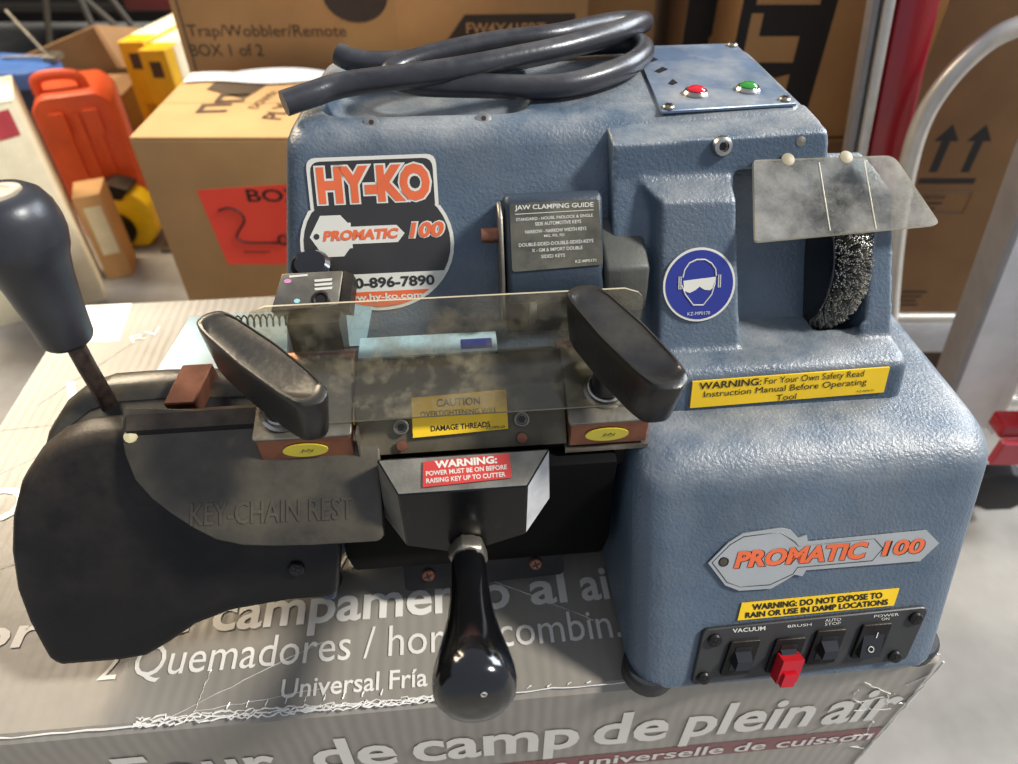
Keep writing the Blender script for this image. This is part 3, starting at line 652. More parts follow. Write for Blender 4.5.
# wing knobs
def wing(c, ang, stud, wmul, zt=.225, lmul=1):
    base = [(-.046, .0), (-.0430, .0095), (-.034, .0120), (0, .0138), (.030, .0122), (.042, .0100), (.0465, .001), (.042, -.0095), (.030, -.0118), (0, -.0130), (-.034, -.0112), (-.0430, -.0088)]
    ca, sa = cos(ang), sin(ang)
    def ring(z, s, sh=0): return [(c[0] + (x * s * lmul) * ca - (y * s * wmul) * sa, c[1] + (x * s * lmul) * sa + (y * s * wmul) * ca, z) for x, y in rpoly(base, .004, 3)]
    m = MB(); m.loft([ring(zt - .030, .84), ring(zt - .028, .88), ring(zt - .004, .985), ring(zt - .0012, .985), ring(zt, .95), ring(zt + .0002, .88), ring(zt - .0006, .85)])
    m.lathe([(.0085, 0), (.0075, .02), (.0085, .030)], (stud[0], stud[1], .1735), (0, 0, 1), 20, 0)
    m.lathe([(.0125, 0), (.0125, .0012), (.0105, .0016), (.010, .0006)], (stud[0], stud[1], .1715), (0, -.26, .96), 28, 1); m.torus((stud[0], stud[1], .1745), (0, -.26, .96), .0095, .0012, 28, 6, 1)
    part('wing_knob', m, [KNOBB, STEEL], K, angle=40)
wing((.0835, .281), math.atan2(-.086, .034), (.0815, .2935), 1.02, lmul=1.05)
wing((-.1010, .2790), math.atan2(-.071, .066), (-.1015, .2915), .82, lmul=1.13)
# shield
def shield():
    m = MB(); prof = []
    for i in range(13): t = i / 12; prof.append((.2825 + (.3245 - .2825) * t, .1702 + (.1815 - .1702) * t, t * .0435))
    for a in (30, 60): prof.append((.3245 + .0025 * sin(R(a)), .1815 + .0025 * (1 - cos(R(a))), .0435 + a / 90 * .004))
    for i in range(12): t = i / 11; prof.append((.3275 + .0015 * t, .1845 + .0335 * t, .0475 + .0335 * t))
    T = prof[-1][2]; N = len(prof); f = []; b = []
    def xr(s, sd):
        r = .013; d = min(s, T - s); k = r - math.sqrt(max(0, r * r - (r - d) ** 2)) if d < r else 0
        return (-.1205 + .004 * (1 - s / T) + k) if sd < 0 else (.1085 - k - .004 * (1 - s / T))
    M = 10
    for j, (y, z, s) in enumerate(prof):
        a = prof[max(0, j - 1)]; c = prof[min(N - 1, j + 1)]; tn = Vector((0, c[0] - a[0], c[1] - a[1])).normalized(); nn = Vector((0, -tn.z, tn.y))
        for i in range(M + 1):
            x = xr(s, -1) + (xr(s, 1) - xr(s, -1)) * i / M; p = Vector((x, y, z)); f.append(p + nn * .0007); b.append(p - nn * .0007)
    o = len(f); V = f + b; Q = M + 1; F = []; mi = []
    for j in range(N - 1):
        for i in range(M):
            q = (j * Q + i, j * Q + i + 1, (j + 1) * Q + i + 1, (j + 1) * Q + i); F += [q, tuple(k + o for k in q[::-1])]; mi += [0, 0]
    rim = [i for i in range(Q)] + [j * Q + M for j in range(1, N)] + [(N - 1) * Q + i for i in range(M - 1, -1, -1)] + [j * Q for j in range(N - 2, 0, -1)]
    for k in range(len(rim)): a, c = rim[k], rim[(k + 1) % len(rim)]; F.append((a, a + o, c + o, c)); mi.append(1)
    m.add(V, F, 0); m.m = mi; return m
part('clear_shield', shield(), [CLEAR, mat('shield_edge', '#a89e84', .35)], K, angle=40)
# carriage head and handle
m = MB()
fr1 = [(-.0385, .2445, .150), (.0315, .2445, .150), (.0305, .2405, .1120), (-.006, .2385, .1000), (-.0375, .2410, .1080)]
mid = [(-.0495, .2620, .1600), (.0455, .2620, .1600), (.0465, .2560, .1240), (-.003, .2560, .1000), (-.0500, .2560, .1170)]
bk = [(x, .285, min(z, .128)) for x, y, z in mid]
mid2 = list(mid); m.loft([bk, mid, fr1], 0)
for i, f_ in enumerate(m.f):
    pass
cc = MB(); cc.add(m.v, m.f, 0)
for i, f_ in enumerate(cc.f):
    zs = [cc.v[j] for j in f_]
    xs_ = [p[0] for p in zs]
    if len(f_) == 4 and min(p[2] for p in zs) > .144: cc.m[i] = 1
    elif len(f_) == 4 and min(xs_) > .03: cc.m[i] = 2
    elif len(f_) == 4 and max(xs_) < -.037: cc.m[i] = 1
cc.bevel(.0007, 1)
hd = part('carriage_head', cc, [CASTB, CASTG, mat('silver_worn_facet', '#bdbcba', .35, .1, .1, 60)], K, angle=20)
Fh = FR((0, .2620, .1600), 60.2); Fh = off(Fh, .0010)
q = MB(); q.prism([(-.0250, -.0170), (.0232, -.0150), (.0228, -.0015), (-.0243, -.0030)], Fh, -.0006, .0003, 0)
q.text('WARNING:', Fh, -.0180, -.0072, .034, .0042, 1, .04, .0005, rot=1); q.text('POWER MUST BE ON BEFORE', Fh, -.0230, -.0110, .044, .0026, 1, .02, .0005, rot=1); q.text('RAISING KEY UP TO CUTTER', Fh, -.0230, -.0150, .043, .0026, 1, .02, .0005, rot=1)
part('red_warning_label', q, [RLAB, OFFW], hd, 'red WARNING label with white text')
A = Vector((-.003, .2360, .1060)); B = Vector((-.003, .1420, .1270)); d = (B - A).normalized()
q = MB().lathe([(.0098, -.004), (.0116, -.002), (.0116, .006), (.0098, .008)], A, d, 6, 0); q.lathe([(.0095, -.008), (.0095, .012)], A, d, 20, 0); q.bevel(.0006, 1); part('hex_nut', q, DSTEEL, hd, angle=30)
q = MB(); prof = [(.0088, .007), (.0096, .009), (.0098, .014), (.0104, .028), (.0112, .040), (.0128, .052), (.0152, .063), (.0180, .074), (.0196, .082), (.0200, .088), (.0190, .0935), (.0155, .0975), (.009, .0995), (0, .1002)]
q.lathe(prof, A, d, 40); q.torus(A + d * .0985 + Vector((.004, 0, .008)), d, .0012, .0002, 12, 4, 1); part('tapered_handle', q, [GLOSSB, OFFW], K, angle=60)
q = MB(); q.xprism([(.268, .138), (.268, .110), (.262, .070), (.272, .040), (.305, .040), (.345, .142)], -.080, .088); q.bevel(.003, 2); part('under_carriage_shade', q, mat('painted_shade_black', '#050505', .7, 0, .1, 30, spec=.1), K)  # added black block whose colour stands in for the shade under the carriage
# gear cover pod
Fq = FR((0, .2265, .03), 28)
out_ = [(x, (z - .03) / .883) for x, z in [(-.2640, .0330), (-.2700, .0560), (-.2725, .0760), (-.2705, .0980), (-.2655, .1170), (-.2570, .1340), (-.2460, .1460), (-.2320, .1545), (-.2160, .1585), (-.1850, .1590), (-.1000, .1560), (-.0850, .150), (-.0800, .085), (-.0850, .0575), (-.1150, .0570), (-.1500, .0535), (-.1720, .0470), (-.1900, .0370), (-.2050, .0300), (-.2200, .0285), (-.2560, .0285)]][::-1]
m = MB(); m.prism(out_, Fq, 0, .020, 0, dirv=(0, 1, 0)); m.bevel(.0055, 3, 30)
pod = part('gear_cover', m, BLACK, K, 'black curved plastic gear cover', angle=50)
m = MB(); q_ = [( -.175 + (x + .175) * .93, .06 + (y - .06) * .90) for x, y in out_]; m.prism(q_, Fq, .018, .042, 0, dirv=(0, 1, 0)); part('gear_cover_core', m, mat('deep_black', '#080808', .7), pod)
m = MB(); m.prism(out_, Fq, .041, .058, 0, dirv=(0, 1, 0)); m.bevel(.004, 2, 30); part('rear_gear_cover', m, TRAYM, pod, angle=50)
m = MB().screw(FR((0, .2262, .03), 28), -.1075, .0545, .0050, 0, 1, .003); part('cover_screw', m, [mat('blackened_screw', '#34312e', .3, .7, .1), INK], pod)
m = MB().box(-.19, -.10, .30, .37, .065, .125); part('gear_housing', m, BLACK, K)
# key chain rest tray
Fy = FR((0, .2380, .1150), 50)
tray = [(-.1930, .0868), (-.1935, .0700), (-.1918, .0600), (-.1862, .0456), (-.1770, .0345), (-.1665, .0255), (-.1540, .0165), (-.1420, .0095), (-.1280, .0056), (-.1120, .0040), (-.0900, .0028), (-.0530, .0025), (-.0500, .0050), (-.0500, .0600), (-.0524, .0640), (-.1224, .0805)]
m = MB(); m.prism(tray, Fy, -.0085, 0, 0); m.bevel(.0012, 2, 25)
m.text('KEY-CHAIN REST', Fy, -.1560, .0180, .090, .0125, 0, .01, .0001, ext=.0006, rot=-1.5)
tr = part('key_chain_rest', m, TRAYM, K, 'dusty black tray embossed KEY-CHAIN REST', angle=35)
m = MB().lathe([(.0042, 0), (.0036, .002), (0, .003)], P(Fy, -.1885, .0700, -.001), Fy[3], 12); part('chip_spot', m, mat('cream_chip', '#d6c79a', .6), tr, 'cream coloured blob on the tray edge')
m = MB(); m.xprism([(.292, .1640), (.300, .1690), (.312, .1600), (.312, .110), (.290, .110)], -.19, -.118); part('rest_bracket', m, BLACK, tr)
# lever
m = MB(); m.tube([(-.2080, .330, .060), (-.2150, .330, .128), (-.2172, .330, .180), (-.2176, .330, .215)], .0052, 16)
lv = part('feed_lever', m, RUST, K, angle=60)
k0 = Vector((-.2195, .330, .2010)); kd = Vector((.0025, 0, .0955)).normalized()
q = MB(); q.lathe([(.0090, 0), (.0128, .0008), (.0138, .003), (.0150, .020), (.0172, .040), (.0196, .053), (.0216, .058), (.0232, .0655), (.02325, .0662), (.0233, .0730), (.0222, .0800), (.0192, .0862), (.0150, .0895), (.0120, .0904), (.0116, .0900), (.006, .0908), (0, .0910)], k0, kd, 44)
part('lever_knob', q, LEVK, lv, 'black bulb-shaped lever knob', angle=60)

# ------------------------------------------------------------------ power cord coiled on the machine
PC = [(-.096, .430, .2915), (-.080, .438, .2935), (-.0585, .448, .2955), (.003, .454, .2995), (.050, .468, .3020), (.080, .481, .3030), (.115, .505, .3035), (.138, .530, .3025), (.146, .548, .2985), (.132, .553, .2975), (.105, .536, .2990),
      (.075, .516, .3000), (.030, .506, .2990), (-.015, .492, .2950), (-.035, .476, .2915), (-.022, .460, .2908), (.015, .452, .2908), (.070, .4460, .2908), (.110, .465, .2925), (.133, .492, .2930), (.136, .515, .2930), (.115, .525, .2915), (.060, .518, .2908),
      (.000, .507, .2908), (-.040, .499, .2908), (-.060, .499, .2930), (-.070, .503, .2960)]
m = MB(); m.tube(smooth_path(PC, 8), .0074, 14)
solo('power_cord', m, CORD, 'thick black power cord coiled on top of the blue machine', 'power cord', (.03, .50, .2832), MYAW, angle=60)

# ------------------------------------------------------------------ cardboard boxes behind
def carton(name, label, x0, x1, y0, y1, z0, z1, mats=(KRAFT, KRAFT2), yaw=0, group=None, prints=None, flaps=True, tape=True):
    t = thing(name, label, 'box', ((x0 + x1) / 2, (y0 + y1) / 2, z0), yaw, group)
    # geometry in world frame if yaw==0
    m = MB().box(x0, x1, y0, y1, z0, z1 - .004 if flaps else z1); m.bevel(.003, 2); part('box_body', m, mats[0], t)
    if flaps:
        ym = (y0 + y1) / 2
        for a, b in ((y0 + .001, ym - .0008), (ym + .0008, y1 - .001)):
            m = MB().box(x0 + .001, x1 - .001, a, b, z1 - .004, z1); m.bevel(.001, 1); part('top_flap', m, mats[1], t)
        if tape:
            m = MB().box(x0 + .01, x1 - .01, ym - .025, ym + .025, z1, z1 + .0004); part('packing_tape', m, TAPE, t)
    if prints:
        for nm, mb_, mm_ in prints: part(nm, mb_, mm_, t)
    return t
# box with the fluorescent label
fb_ = FRONT(.9496); tb_ = TOP(.0456)
pr = MB(); pr.text('PLY', tb_, -.330, 1.010, .060, .030, 0, .01, rot=80); pr.flat([(-.475, 1.130), (-.405, 1.090), (-.385, 1.150), (-.335, 1.165), (-.400, 1.178), (-.470, 1.170)], tb_, .0004, 0)
for x, y in ((-.462, 1.035), (-.447, 1.075)):
    pr.flat([(x, y), (x + .045, y + .004), (x + .045, y + .012), (x + .008, y + .009), (x + .008, y + .026), (x + .045, y + .029), (x + .045, y + .036), (x, y + .034)], tb_, .0004, 0)
pr.text('DOWN', tb_, -.375, 1.05, .07, .016, 0, .0, rot=75)
bo = carton('cardboard_box', 'brown cardboard box with a fluorescent red label, left behind the machine', -.527, .06, .95, 1.2, FZ, .045, prints=[('printed_logo', pr, KINK)], tape=False)
m = MB(); m.prism([(-.443, -.160), (-.300, -.160), (-.300, -.023), (-.455, -.034)], fb_, 0, .0005, 0)
m.text('BOX', fb_, -.384, -.052, .085, .020, 1, .012, .0008)
m.tube(smooth_path([P(fb_, x, z, .0010) for x, z in [(-.432, -.066), (-.415, -.062), (-.400, -.070), (-.398, -.084), (-.410, -.100), (-.416, -.112), (-.405, -.120), (-.385, -.121), (-.350, -.121)]], 5), .0015, 6, 1)
m.tube(smooth_path([P(fb_, x, z, .0010) for x, z in [(-.352, -.110), (-.342, -.108), (-.338, -.116), (-.345, -.124), (-.353, -.120), (-.352, -.110)]], 4), .0015, 6, 1)
m.tube([P(fb_, -.412, -.137, .0010), P(fb_, -.372, -.137, .0010)], .0008, 5, 1)
part('red_paper_label', m, [FLUO, KINKB], bo, 'fluorescent red paper label with handwriting')
m = MB(); rows = []
for j in range(5):
    y = 1.155 + .042 * j / 4; rows.append([(-.520 + .24 * i / 14, y + .006 * sin(i * .6), .0475 + .0010 + .010 * max(0, sin((i - 4) * pi / 9)) * (j / 4) ** 1.5) for i in range(15)])
V = [p for r_ in rows for p in r_]; F = [(j * 15 + i, j * 15 + i + 1, (j + 1) * 15 + i + 1, (j + 1) * 15 + i) for j in range(4) for i in range(14)]
Vb = [(x, y, z - .0006) for x, y, z in V]; n_ = len(V); F2 = [tuple(k + n_ for k in f[::-1]) for f in F]
rim = [i for i in range(15)] + [j * 15 + 14 for j in range(1, 5)] + [60 + i for i in range(13, -1, -1)] + [j * 15 for j in range(3, 0, -1)]
m.add(V + Vb, F + F2 + [(rim[k], rim[(k + 1) % len(rim)], rim[(k + 1) % len(rim)] + n_, rim[k] + n_) for k in range(len(rim))])
solo('paper_sheet', m, PAPER, 'white paper sheet lying on the brown box with the red label', 'paper', (-.40, 1.17, .046))
# rear box
f2 = FRONT(1.2496); m = MB()
m.text('Trap/Wobbler/Remote', f2, -.530, .083, .262, .024, 0, .005); m.text('BOX 1 of 2', f2, -.534, .058, .122, .019, 0, .005)
m.flat([(-.106, .079), (.108, .083), (.108, .124), (-.072, .122)], f2, .0002, 1); m.text('FW4X418BT', f2, -.070, .093, .130, .017, 2, .01, .0006)
m.flat([(-.277, -.2), (-.184, -.2), (-.184, .5), (-.277, .5)], f2, .0001, 3); m.flat(ell(-.246, .150, .052, .040, 24), f2, .0006, 1)
m.tube([P(f2, -.533, -.1, .0008), P(f2, -.536, .5, .0008)], .0012, 5, 1)
rb = carton('cardboard_box', 'tall brown cardboard box printed Trap/Wobbler/Remote BOX 1 of 2', -.547, .128, 1.25, 1.65, FZ, .55, mats=(KRAFT, KRAFT), prints=[('box_printing', m, [KINK, mat('box_black_panel', '#3a3029', .6), KRAFT2, TAPE])])
# middle tan box
m = MB(); m.tube([(.150, 1.3992, -.3), (.150, 1.3992, .45)], .002, 5)
t = thing('cardboard_box', 'plain tan cardboard box leaning behind the cord coil', 'box', (.23, 1.5, FZ))
q = MB().hexa([(.136, 1.40, FZ), (.50, 1.40, FZ), (.50, 1.65, FZ), (.136, 1.65, FZ)], [(.136, 1.40, .5), (.10, 1.40, .5), (.10, 1.65, .5), (.136, 1.65, .5)])
q = MB().hexa([(.134, 1.38, FZ), (.292, 1.38, FZ), (.292, 1.6, FZ), (.134, 1.6, FZ)], [(.134, 1.38, .5), (.240, 1.38, .5), (.240, 1.6, .5), (.134, 1.6, .5)]); q.bevel(.003, 1); part('box_body', q, KRAFT, t)
m = MB().box(.134, .240, 1.38, 1.6, .5, .503); part('top_flap', m, KRAFT2, t)
# dark printed narrow box
f3 = FRONT(1.2996); m = MB(); m.flat([(.300, -.4), (.418, -.4), (.418, .45), (.300, .45)], f3, 0, 0)
m.flat([(.352, .10), (.395, .085), (.395, .12), (.380, .125), (.380, .15), (.395, .15), (.395, .20), (.352, .20)], f3, .0004, 1); m.flat([(.345, .04), (.39, .03), (.39, .06), (.345, .075)], f3, .0004, 1); m.text('F', f3, .392, .115, .03, .018, 0, .03, .0008, rot=90)
carton('cardboard_box', 'narrow box with black print standing between the tan box and the large-lettered box', .298, .420, 1.30, 1.6, FZ, .55, mats=(KRAFT3, KRAFT3), prints=[('black_printing', m, [KINKB, KRAFT])])
# box with big rotated letters
f4 = FRONT(1.1496); m = MB()
m.flat([(.346, -.010), (.486, -.010), (.486, .55), (.346, .55)], f4, 0, 0)
tanp = [[(.366, -.005), (.366, .120), (.384, .120), (.384, .085), (.448, .085), (.448, .045), (.380, .045), (.392, .02)],
        [(.378, .142), (.378, .125), (.384, .125), (.384, .142)], [(.366, .165), (.452, .165), (.452, .24), (.366, .24)],
        [(.384, .030), (.4405, .052), (.4405, -.004), (.395, -.004)]]
tanp = [[(.3625, .006), (.3625, .150), (.3800, .150), (.3800, .1180), (.4420, .1180), (.4420, .0800), (.3780, .0800), (.3780, .058)],
        [(.3880, .0480), (.4420, .0620), (.4420, .0230), (.4250, .0170), (.4020, .0300)],
        [(.3660, .1620), (.4600, .1620), (.4600, .230), (.3660, .230)], [(.4080, .0080), (.4360, .0120), (.4400, -.006), (.41, -.006)]]
for i, p_ in enumerate(tanp): m.flat(p_, f4, .0004 + .00005 * i, 1)
carton('cardboard_box', 'brown box with huge black rotated letters beside the red rail', .345, .640, 1.15, 1.29, -.040, .55, mats=(KRAFT, KRAFT), prints=[('big_black_letters', m, [KINKB, KRAFT])])
carton('cardboard_box', 'brown box under the box with huge black letters', .340, .640, 1.15, 1.29, FZ, -.044, mats=(KRAFT3, KRAFT), tape=False)
# arrow box
f5 = FRONT(.9996); m = MB()
for x in (.638, .686):
    sx = .0
    m.flat([(x - .0065, -.030), (x + .0065, -.030), (x + .0065, .018), (x + .018, .018), (x, .043), (x - .018, .018), (x - .0065, .018)], f5, 0, 0)
m.flat([(.622, -.049), (.708, -.049), (.708, -.040), (.622, -.040)], f5, 0, 0)
m.tube([P(f5, *p, .0003) for p in ((.625, -.062), (.712, -.062), (.712, -.098), (.625, -.098))], .0007, 4, 0, closed=True)
m.text('CAUTION', f5, .638, -.074, .035, .006, 0, .01); [m.flat([(.638, z_), (.638 + w_, z_), (.638 + w_, z_ + .003), (.638, z_ + .003)], f5, 0, 0) for z_, w_ in ((-.083, .035), (-.092, .028))]
[m.flat([(x_, z_), (x_ + w_, z_), (x_ + w_, z_ + .0035), (x_, z_ + .0035)], f5, 0, 0) for x_, z_, w_ in ((.640, -.250, .075), (.642, -.259, .068), (.646, -.268, .058), (.640, -.277, .070))]
carton('cardboard_box', 'large brown box with two black up arrows behind the silver hoop', .565, 1.15, 1.0, 1.14, -.302, .6, mats=(KRAFT3, KRAFT3), prints=[('up_arrows', m, KINKB)])
m = MB().box(.600, 1.15, .985, 1.14, -.372, -.303); m.bevel(.004, 2); solo('foam_slab', m, mat('white_foam', '#cfd0d2', .7), 'white foam slab under the box with the two arrows', 'foam slab', (.87, 1.15, -.372))
m = MB().box(.600, 1.15, .99, 1.14, FZ, -.3725); m.bevel(.003, 1); solo('wooden_plank', m, mat('dark_wood', '#4a3322', .7, 0, .2, 10), 'dark wooden base board under the white foam slab', 'board', (.87, 1.15, FZ))

# ------------------------------------------------------------------ ladder, hand truck
L = thing('step_ladder', 'red step ladder rail with aluminium edge strips rising behind the machine', 'ladder', (.55, .9, FZ))
def rail(name, bx, tx, y0, y1, z0, z1, dy, mt, lab=None, bv=.003):
    m = MB().hexa([(bx[0], y0, z0), (bx[1], y0, z0), (bx[1], y1, z0), (bx[0], y1, z0)], [(tx[0], y0 + dy, z1), (tx[1], y0 + dy, z1), (tx[1], y1 + dy, z1), (tx[0], y1 + dy, z1)]); m.bevel(bv, 2); return part(name, m, mt, L, lab)
# x at z: .229 -> .443-.490 ; .049 -> .473-.514 (drift -.16 per metre)
rail('red_rail', (.545, .592), (.391, .440), .88, .915, FZ, .55, 0, REDR, 'glossy red rail', .006)
rail('aluminium_strip', (.5290, .5410), (.3750, .3870), .878, .905, FZ, .55, 0, ALU)
rail('aluminium_strip', (.5170, .5270), (.3630, .3730), .885, .905, FZ, .55, 0, ALUD)
H_ = thing('hand_truck', 'silver tubular hand truck with a curved top loop at the upper right', 'hand truck', (.70, .75, FZ))
hp = smooth_path([(.640, .85, FZ + .03), (.575, .85, -.20), (.530, .85, -.05), (.508, .85, .050), (.503, .85, .110), (.514, .85, .157), (.538, .85, .195), (.567, .85, .214), (.61, .85, .225), (.72, .85, .225), (.80, .85, .20), (.84, .85, .10), (.86, .85, -.1), (.90, .85, FZ + .03)], 8)
m = MB(); m.tube(hp, .0115, 16); part('tube_frame', m, ALU, H_, angle=60)
m = MB(); m.tube([(.57, .85, -.19), (.87, .85, -.19)], .008, 12); part('cross_bar', m, ALU, H_)
m = MB(); m.tube([(.63, .85, -.36), (.9, .85, -.36)], .010, 12); part('cross_bar', m, ALU, H_)
A2 = thing('aluminium_ladder', 'wide white aluminium ladder rail with red step at the right edge', 'ladder', (.7, .68, FZ))
def rail2(name, p0, p1, wdt, y0, y1, mt, bv=.002):
    m = MB().hexa([(p0[0], y0, p0[1]), (p0[0] + wdt, y0, p0[1]), (p0[0] + wdt, y1, p0[1]), (p0[0], y1, p0[1])], [(p1[0], y0, p1[1]), (p1[0] + wdt, y0, p1[1]), (p1[0] + wdt, y1, p1[1]), (p1[0], y1, p1[1])]); m.bevel(bv, 2); return part(name, m, mt, A2)
rail2('rail_web', (.6100, -.275), (.512, .42), .075, .700, .708, mat('white_aluminium', '#e9e6e4', .35, .0, .03))
rail2('rail_flange', (.6020, -.285), (.504, .42), .010, .690, .735, ALUD)
rail2('rail_flange', (.6800, -.275), (.582, .42), .008, .688, .735, mat('white_aluminium', '#e9e6e4', .35, .0, .03))
rail2('rail_leg', (.620, FZ), (.604, -.27), .06, .702, .730, ALUD)
m = MB().box(.616, .90, .610, .64, -.200, -.178); m.bevel(.003, 2); part('red_step', m, REDR, A2, 'red step plate')
m = MB().box(.618, .90, .600, .612, -.240, -.199); m.bevel(.002, 1); part('step_edge', m, mat('worn_red_edge', '#a83440', .4), A2)
m = MB().box(.66, .90, .62, .66, -.17, .05); m.bevel(.004, 2); part('grey_brace', m, mat('grey_plastic', '#6d6c6b', .5), A2)
m = MB().box(.70, .90, .60, .64, -.10, .02); m.bevel(.004, 2); part('red_bracket', m, REDR, A2)
m = MB(); m.lathe([(.030, -.02), (.045, -.012), (.045, .012), (.030, .02)], (.712, .66, -.355), (.2, 1, .1), 8); m.bevel(.004, 2)
solo('rubber_wheel', m, RUB, 'black faceted rubber wheel below the red step', 'wheel', (.712, .66, -.40))
m = MB(); m.tube([(.60, .665, -.408), (.86, .700, -.408)], .009, 12); solo('steel_bar', m, ALUD, 'grey steel bar lying on the floor under the red step', 'bar', (.7, .68, FZ))

# ------------------------------------------------------------------ clutter at left
def hexbox(name, label, cat, bq, tq, z0, z1, mt, bv=.003, prints=None, capmat=None):
    c = [sum(p[i] for p in bq) / 4 for i in (0, 1)]
    t = thing(name, label, cat, (c[0], c[1], z0)); m = MB().hexa([(x, y, z0) for x, y in bq], [(x, y, z1) for x, y in tq]); m.bevel(bv, 2); part('box_body', m, mt, t)
    if capmat: m = MB().hexa([(x, y, z1) for x, y in tq], [(x, y, z1 + .003) for x, y in tq]); part('lid', m, capmat, t)
    if prints: prints(t)
    return t
def wp(t):
    f = frm((-.9425, 1.1625, 0), (.105, .0565, 0), (0, 0, 1)); m = MB()
    m.flat([(-.10, -.085), (.098, -.060), (.098, -.015), (-.10, -.040)], f, .0012, 0); m.text('D', f, -.075, -.075, .03, .026, 1, .02, .0016, rot=8); m.flat([(-.03, -.052), (.06, -.040), (.06, -.030), (-.03, -.042)], f, .0016, 1)
    for k in range(4): m.text('- - - - - - -', f, -.03, -.16 - .018 * k, .06 - .008 * (k % 2), .004, 2, 0, .0012, rot=8)
    part('red_band', m, [mat('faded_red_print', '#b8434a', .5), WHITEP, KINK], t)
bqw = [(-1.040, 1.110), (-.845, 1.215), (-.910, 1.335), (-1.11, 1.23)]
hexbox('white_carton', 'cream carton with a red band standing upright at the left edge', 'box', bqw, bqw, FZ, -.005, WHITEP, prints=wp, capmat=mat('cream_lid', '#e2d9bd', .6))
bqt = [(-.925, 1.165), (-.835, 1.210), (-.865, 1.27), (-.955, 1.23)]
bqt = [(-.905, 1.175), (-.805, 1.235), (-.830, 1.285), (-.930, 1.22)]
bqt = [(-.765, 1.262), (-.745, 1.40), (-.855, 1.41), (-.875, 1.27)]
hexbox('small_box', 'small light tan box on the floor in front of the orange case', 'box', [(-.900, 1.180), (-.790, 1.215), (-.815, 1.330), (-.925, 1.30)][0:4], [(-.900, 1.180), (-.790, 1.215), (-.815, 1.330), (-.925, 1.30)], FZ, -.215, KRAFT2) if False else None
sb = [(-.874, 1.290), (-.826, 1.310), (-.848, 1.385), (-.904, 1.362)]
hexbox('small_box', 'small light tan box standing on the floor in front of the orange case', 'box', sb, sb, FZ, -.225, KRAFT2, prints=lambda t: part('shipping_label', MB().prism([(.012, -.36), (.045, -.36), (.045, -.25), (.012, -.25)], frm((-.874, 1.290, 0), (.048, .020, 0), (0, 0, 1)), .0005, .001, 0), WHITEP, t))
# orange case
oc = thing('orange_case', 'bright orange plastic carrying case standing upright behind the tan box', 'case', (-.90, 1.5, FZ))
f = frm((-.965, 1.470, 0), (.115, .045, 0), (0, 0, 1))
m = MB(); pts = rpoly([(-.03, FZ), (.125, FZ), (.128, -.12), (.105, -.095), (-.005, -.095), (-.03, -.12)], .012, 3); m.prism(pts, f, -.16, 0, 0); m.bevel(.008, 2, 40); part('case_body', m, ORPL, oc)
m = MB()
for x in (.015, .045, .075): m.prism(rpoly([(x, FZ + .03), (x + .012, FZ + .03), (x + .012, -.13), (x, -.13)], .004, 2), f, 0, .006, 0)
part('case_ribs', m, ORPL, oc)
m = MB(); m.tube(smooth_path([P(f, -.01, -.100, -.05), P(f, -.006, -.074, -.05), P(f, .02, -.066, -.05), P(f, .06, -.069, -.05), P(f, .075, -.078, -.05), P(f, .08, -.100, -.05)], 5), .011, 10); part('carry_handle', m, ORPL, oc)
for x in (.0, .065):
    m = MB().prism(rpoly([(x, -.18), (x + .03, -.18), (x + .03, -.125), (x, -.125)], .006, 3), f, 0, .012, 0); part('latch', m, ORPL, oc)
# tape measure / laser tool
tm = thing('tape_measure', 'yellow and black tool lying on the floor beside the cardboard box', 'tool', (-.87, 1.46, FZ))
f = FRONT(1.425); m = MB(); m.prism(rpoly([(-.925, FZ + .002), (-.835, FZ + .002), (-.800, -.38), (-.800, -.315), (-.830, -.285), (-.890, -.285), (-.925, -.32)], .012, 3), f, -.05, 0, 0); m.bevel(.006, 2, 40); part('yellow_shell', m, YELP, tm)
m = MB().lathe([(.040, 0), (.040, .012), (.030, .016), (0, .016)], (-.888, 1.425, -.370), (0, -1, 0), 28); part('black_disc', m, BLACK, tm)
m = MB().prism(rpoly([(-.905, -.290), (-.855, -.300), (-.830, -.275), (-.87, -.262), (-.90, -.270)], .006, 3), f, -.05, .004, 0); part('black_grip', m, BLACK, tm)
m = MB().box(-.80, -.77, 1.40, 1.435, FZ + .001, FZ + .012); m.bevel(.003, 1); part('hook', m, DARKM, tm)
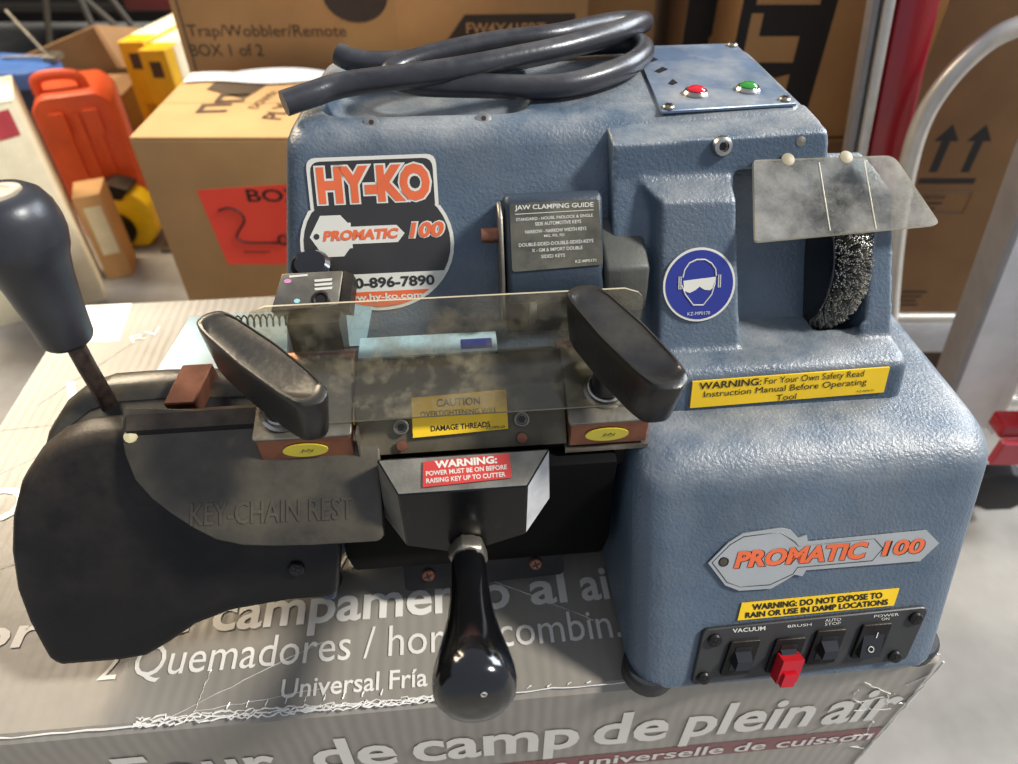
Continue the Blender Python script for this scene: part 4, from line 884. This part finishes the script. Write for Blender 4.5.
# two yellow boxes
for i, (x, y, lb) in enumerate(((-.893, 1.71, 'yellow topped white box leaning left of its twin behind the cardboard box'), (-.828, 1.66, 'yellow topped white box nearest the labelled cardboard box'))):
    t = thing('yellow_box', lb, 'box', (x + .03, y + .1, FZ), R(0), 'two yellow boxes')
    z1 = -.055 - .003 * i
    m = MB().hexa([(x, y, FZ), (x + .062, y, FZ), (x + .13, y + .30, FZ), (x + .068, y + .30, FZ)], [(x, y, z1), (x + .062, y, z1), (x + .13, y + .30, z1), (x + .068, y + .30, z1)]); m.bevel(.002, 1); part('box_body', m, YELB, t)
    m = MB().hexa([(x + .012, y + .05, z1), (x + .074, y + .05, z1), (x + .13, y + .30, z1), (x + .068, y + .30, z1)], [(x + .012, y + .05, z1 + .001), (x + .074, y + .05, z1 + .001), (x + .13, y + .30, z1 + .001), (x + .068, y + .30, z1 + .001)]); part('white_top', m, WHITEP, t)
    fx = frm((x + .0625, y, 0), (.068, .30, 0), (0, 0, 1))
    if i: m = MB().flat([(.03, FZ + .02), (.3, FZ + .02), (.3, z1), (.03, z1)], fx, .001, 0); part('white_side', m, WHITEP, t)
    m = MB().flat([(x + .018, z1 - .06), (x + .044, z1 - .06), (x + .044, z1 - .025), (x + .018, z1 - .025)], FRONT(y - .0006), 0, 0); m.text('||||', FRONT(y - .0006), x + .022, z1 - .20, .02, .06, 0, 0); part('printed_symbol', m, KINK, t)
# brown boxes
bb = [(-1.045, 1.70), (-.935, 1.73), (-.945, 1.88), (-1.055, 1.87)]
hexbox('brown_carton', 'small dark brown carton standing beside the yellow boxes', 'box', bb, bb, FZ, -.185, KRAFT3, capmat=KRAFT3)
t = thing('open_carton', 'brown carton tipped on its side behind the orange case', 'box', (-1.12, 2.0, FZ)); 
m = MB().hexa([(-1.245, 1.90, -.235), (-1.010, 1.90, -.175), (-.95, 2.25, -.28), (-1.2, 2.25, -.34)], [(-1.26, 1.90, -.150), (-1.035, 1.90, -.072), (-.97, 2.25, -.18), (-1.2, 2.25, -.24)]); m.bevel(.003, 1); part('box_body', m, KRAFT3, t)
m = MB().hexa([(-1.035, 1.895, -.073), (-1.01, 1.895, -.175), (-1.0, 1.90, -.175), (-1.028, 1.90, -.072)], [(-.98, 2.2, -.17), (-.94, 2.2, -.26), (-.935, 2.2, -.26), (-.97, 2.2, -.168)]); part('open_flap', m, KRAFT3, t)
m = MB().box(-1.25, -1.11, 1.93, 2.2, FZ, -.236); part('lower_carton', m, KRAFT3, t)
# blue tool lid
t = thing('blue_toolbox', 'blue plastic tool box with a metal latch at the upper left edge', 'tool box', (-1.14, 1.69, FZ))
m = MB(); m.prism(rpoly([(-1.27, 1.62), (-1.080, 1.62), (-1.050, 1.65), (-1.045, 1.74), (-1.27, 1.78)], .03, 5), TOP(0), -.135, -.095, 0); m.bevel(.008, 2, 40); part('blue_lid', m, BLUP, t)
m = MB().box(-1.26, -1.07, 1.635, 1.74, FZ, -.137); m.bevel(.005, 2); part('tool_box_body', m, mat('navy_plastic', '#1d2740', .45), t)
m = MB().box(-1.067, -1.035, 1.69, 1.73, -.095, -.081); m.bevel(.002, 1); part('latch', m, DSTEEL, t)
m = MB(); m.tube([(-1.17, 1.71, -.090), (-1.060, 1.705, -.085)], .003, 6); m.tube([(-1.14, 1.75, .00), (-1.055, 1.70, -.085)], .004, 6); part('wire_bail', m, DSTEEL, t)
# tripod and shelf in the dark
t = thing('folding_tripod', 'grey folding tripod legs in the dark at top left', 'tripod', (-1.38, 2.45, FZ))
for a, b in (((-1.40, 2.5, .1), (-1.30, 2.4, -.33)), ((-1.40, 2.5, .1), (-1.52, 2.4, FZ)), ((-1.40, 2.5, .1), (-1.15, 2.5, FZ)), ((-1.41, 2.5, -.1), (-1.20, 2.45, -.30))):
    m = MB(); m.tube([a, b], .010, 8); part('tripod_leg', m, mat('dull_grey_metal', '#3d372e', .5, .3), t)
t = thing('storage_rack', 'dark storage rack with a red bin standing in shade at top left', 'rack', (-1.35, 2.9, FZ))
for z in (-.25, .05, .35): m = MB().box(-1.9, -1.0, 2.7, 3.1, z, z + .02); part('shelf_board', m, mat('rack_dark', '#1c1814', .7), t)
for x in (-1.9, -1.03): m = MB().box(x, x + .03, 2.7, 2.73, FZ, .9); part('rack_post', m, mat('rack_dark', '#1c1814', .7), t)
m = MB().box(-1.30, -1.10, 2.62, 2.8, -.228, -.14); m.bevel(.01, 2); solo('red_bin', m, mat('dark_red_plastic', '#5a1a1a', .5), 'dark red bin on the storage rack at top left', 'bin', (-1.2, 2.7, -.229))
